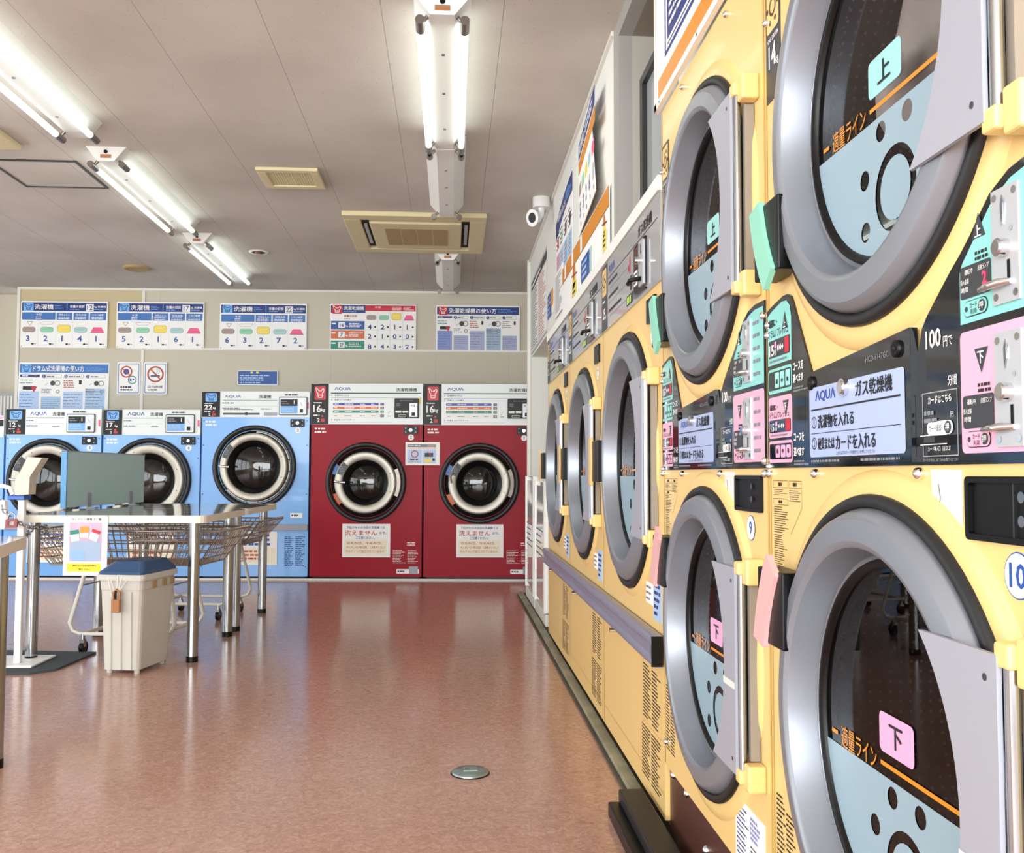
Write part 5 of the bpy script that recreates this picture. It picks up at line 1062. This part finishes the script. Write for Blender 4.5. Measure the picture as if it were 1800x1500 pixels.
b = MB(); b.tube([(-.015, 0, .043), (-.015, 0, .062), (0, 0, .075), (.015, 0, .062), (.015, 0, .043)], .0045, 'steel', 8); b.build('shackle', t)

# waste bin
t = thing('waste_bin', 'ribbed off-white waste bin with a dark blue lid under the table corner', 'waste bin', (-1.595, 4.71, 0), math.radians(-11))
def ringpts(w2, d0, d1, z, r=.025):
    return [(x, y, z) for x, y in [(p[0], p[1]) for p in rr(-w2, d0, w2, d1, r, 3)]]
def loft(b, rings, m, cap0=False, cap1=False):
    n = len(rings[0]); vs = [p for r in rings for p in r]
    b.add(vs, [(j*n+i, j*n+(i+1) % n, (j+1)*n+(i+1) % n, (j+1)*n+i) for j in range(len(rings)-1) for i in range(n)], m)
    if cap0: b.add(rings[0], [tuple(range(n))[::-1]], m)
    if cap1: b.add(rings[-1], [tuple(range(n))], m)
b = MB(); loft(b, [ringpts(.092, 0, .30, .018), ringpts(.108, -.015, .32, .40), ringpts(.110, -.017, .322, .405), ringpts(.112, -.02, .324, .45)], 'bin', True)
for u in (-.052, 0, .052):
    b.add([(u-.010, -.0005, .02), (u+.010, -.0005, .02), (u+.011, -.0155, .395), (u-.011, -.0155, .395), (u-.007, -.007, .02), (u+.007, -.007, .02), (u+.008, -.022, .395), (u-.008, -.022, .395)], [(4, 5, 6, 7), (0, 4, 7, 3), (5, 1, 2, 6), (0, 1, 5, 4), (3, 7, 6, 2)], 'bin')
loft(b, [ringpts(.113, -.022, .326, .448), ringpts(.122, -.032, .336, .450), ringpts(.122, -.032, .336, .478), ringpts(.112, -.02, .324, .479)], 'bin')
for y in (.10, .20, .28): b.box(.1135, .117, y-.02, y+.02, .405, .44, 'beigedark')
for x, y in ((-.07, .03), (.07, .03), (-.07, .27), (.07, .27)): b.tube([(x, y, 0), (x, y, .018)], .014, 'bin', 12)
b.build('bin_body', t)
b = MB(); loft(b, [ringpts(.116, -.026, .33, .4785), ringpts(.117, -.027, .331, .490), ringpts(.112, -.02, .325, .495), ringpts(.078, .045, .30, .535), ringpts(.072, .05, .29, .537)], 'binlid', False, True)
b.box(-.06, .02, .06, .10, .5375, .5395, 'binlid'); b.build('lid', t, .003, label='dark blue hinged lid')
t = thing('brass_padlock', 'worn brass-brown padlock tied with white strings to the front of the waste bin', 'padlock', (-1.606, 4.668, .30), math.radians(-11))
b = MB(); b.box(-.020, .020, -.012, .012, .0, .062, 'brass'); b.build('lock_body', t, .004)
b = MB(); b.tube([(-.014, 0, .06), (-.016, 0, .095), (0, 0, .110), (.016, 0, .095), (.014, 0, .06)], .007, 'brass', 10); b.box(-.003, .003, -.014, -.004, .065, .105, 'black'); b.build('shackle', t)
b = MB()
for a, c in (((-.05, .018, .175), (-.012, 0, .10)), ((.0, .012, .18), (.0, -.002, .11)), ((.045, .018, .16), (.012, 0, .10)), ((.02, .012, .175), (.008, 0, .10)), ((-.055, .012, .17), (-.02, 0, .06))): b.tube([a, c], .0022, 'string', 6)
b.build('strings', t, label='white strings')

# laundry carts
def cart(label, cx, cy, rz, wl=.58, dp=.40, zr=.66, zb=.475, L=1.12, D=.5):
    t = thing('laundry_cart', label, 'cart', (cx, cy, 0), rz)
    b = MB(); h2, d2_ = L/2, D/2; hb, db = L/2-.13, D/2-.06
    def lerp(q): return (hb+(h2-hb)*q, db+(d2_-db)*q, zb+(zr-zb)*q)
    for q, rr_ in ((1, .006), (.72, .004), (.45, .004), (.2, .004), (0, .005)):
        a, c, z = lerp(q); b.tube([(-a, -c, z), (a, -c, z), (a, c, z), (-a, c, z)], rr_, 'wire', 6, closed=True)
    n = 26
    for i in range(n+1):
        f = -1+2*i/n
        for s in (-1, 1): b.bar((f*hb, s*db, zb), (f*h2, s*d2_, zr), .0030, 'wire')
        b.bar((f*hb, -db, zb), (f*hb, db, zb), .0022, 'wire')
    for i in range(13):
        f = -1+2*i/12
        for s in (-1, 1): b.bar((s*hb, f*db, zb), (s*h2, f*d2_, zr), .0030, 'wire')
        b.bar((-hb, f*db, zb), (hb, f*db, zb), .0022, 'wire')
    for s in (-1, 1): b.tube([(s*(h2-.02), 0, zr), (s*(h2+.04), 0, zr+.012), (s*(h2+.08), .0, zr+.02)], .006, 'wire', 8)
    b.build('wire_basket', t)
    b = MB(); w2, q2 = wl/2, dp/2
    for s in (-1, 1): b.tube([(-w2+.06, s*q2*.7, zb), (-w2+.0, s*q2, .16), (-w2+.02, s*q2, .12), (-w2+.06, s*q2, .105), (w2-.06, s*q2, .105), (w2-.02, s*q2, .12), (w2, s*q2, .16), (w2-.06, s*q2*.7, zb)], .011, 'cart', 10)
    for x in (-w2+.08, w2-.08): b.tube([(x, -q2, .105), (x, q2, .105)], .010, 'cart', 10)
    for s in (-1, 1): b.tube([(s*(w2-.045), -q2*.8, .36), (s*(w2-.045), q2*.8, .36)], .004, 'steel', 8)
    b.build('frame', t)
    for sx in (-1, 1):
        for sy in (-1, 1):
            x, y = sx*(w2-.075), sy*q2
            b = MB(); b.tube([(x, y, .105), (x, y, .075)], .012, 'steel', 10); b.box(x-.013, x+.013, y-.012, y+.014, .035, .075, 'steel'); cs = b.build('caster', t)
            b = MB(); b.tube([(x-.011, y+.008, .032), (x+.011, y+.008, .032)], .032, 'black', 20); b.build('wheel', cs)
    return t
cart('wire laundry cart parked under the nearer table, behind the waste bin', -1.74, 5.42, math.radians(-7), L=1.08)
cart('wire laundry cart under the far table, its basket sticking out past the table corner', -1.72, 6.60, math.radians(-8), zr=.655, zb=.50, L=1.0)

# floor outlet
t = thing('floor_outlet', 'round grey metal floor outlet set in the vinyl floor in front', 'floor outlet', (.066, 3.10, 0))
b = MB(); vlathe(b, [(.060, .0005), (.060, .006), (.055, .010), (.001, .011)][::-1], 'outlet', 36); b.build('cover_plate', t)
b = MB(); b.box(-.022, .024, -.012, .03, .0105, .0135, 'outlet'); b.box(-.014, -.012, -.004, .006, .0136, .0142, 'black'); b.build('flap', t, .002)
b = MB(); vlathe(b, [(.060, .0002), (.064, .0012), (.061, .003)][::-1], 'black', 36); b.build('rim', t)
# louvred heater by the far left alcove
b = MB(); b.box(-.5, 0, 0, .16, 0, 1.80, 'beigedark' if False else 'framegrey'); 
for i in range(14): b.box(-.48+.034*i, -.462+.034*i, -.008, 0, 1.2, 1.76, 'trimwhite')
tag(put(b.build('louvred_unit'), (-4.46, 9.95, 0)), 'grey vertical-slatted unit in the alcove above the leftmost washer', 'louvred unit')
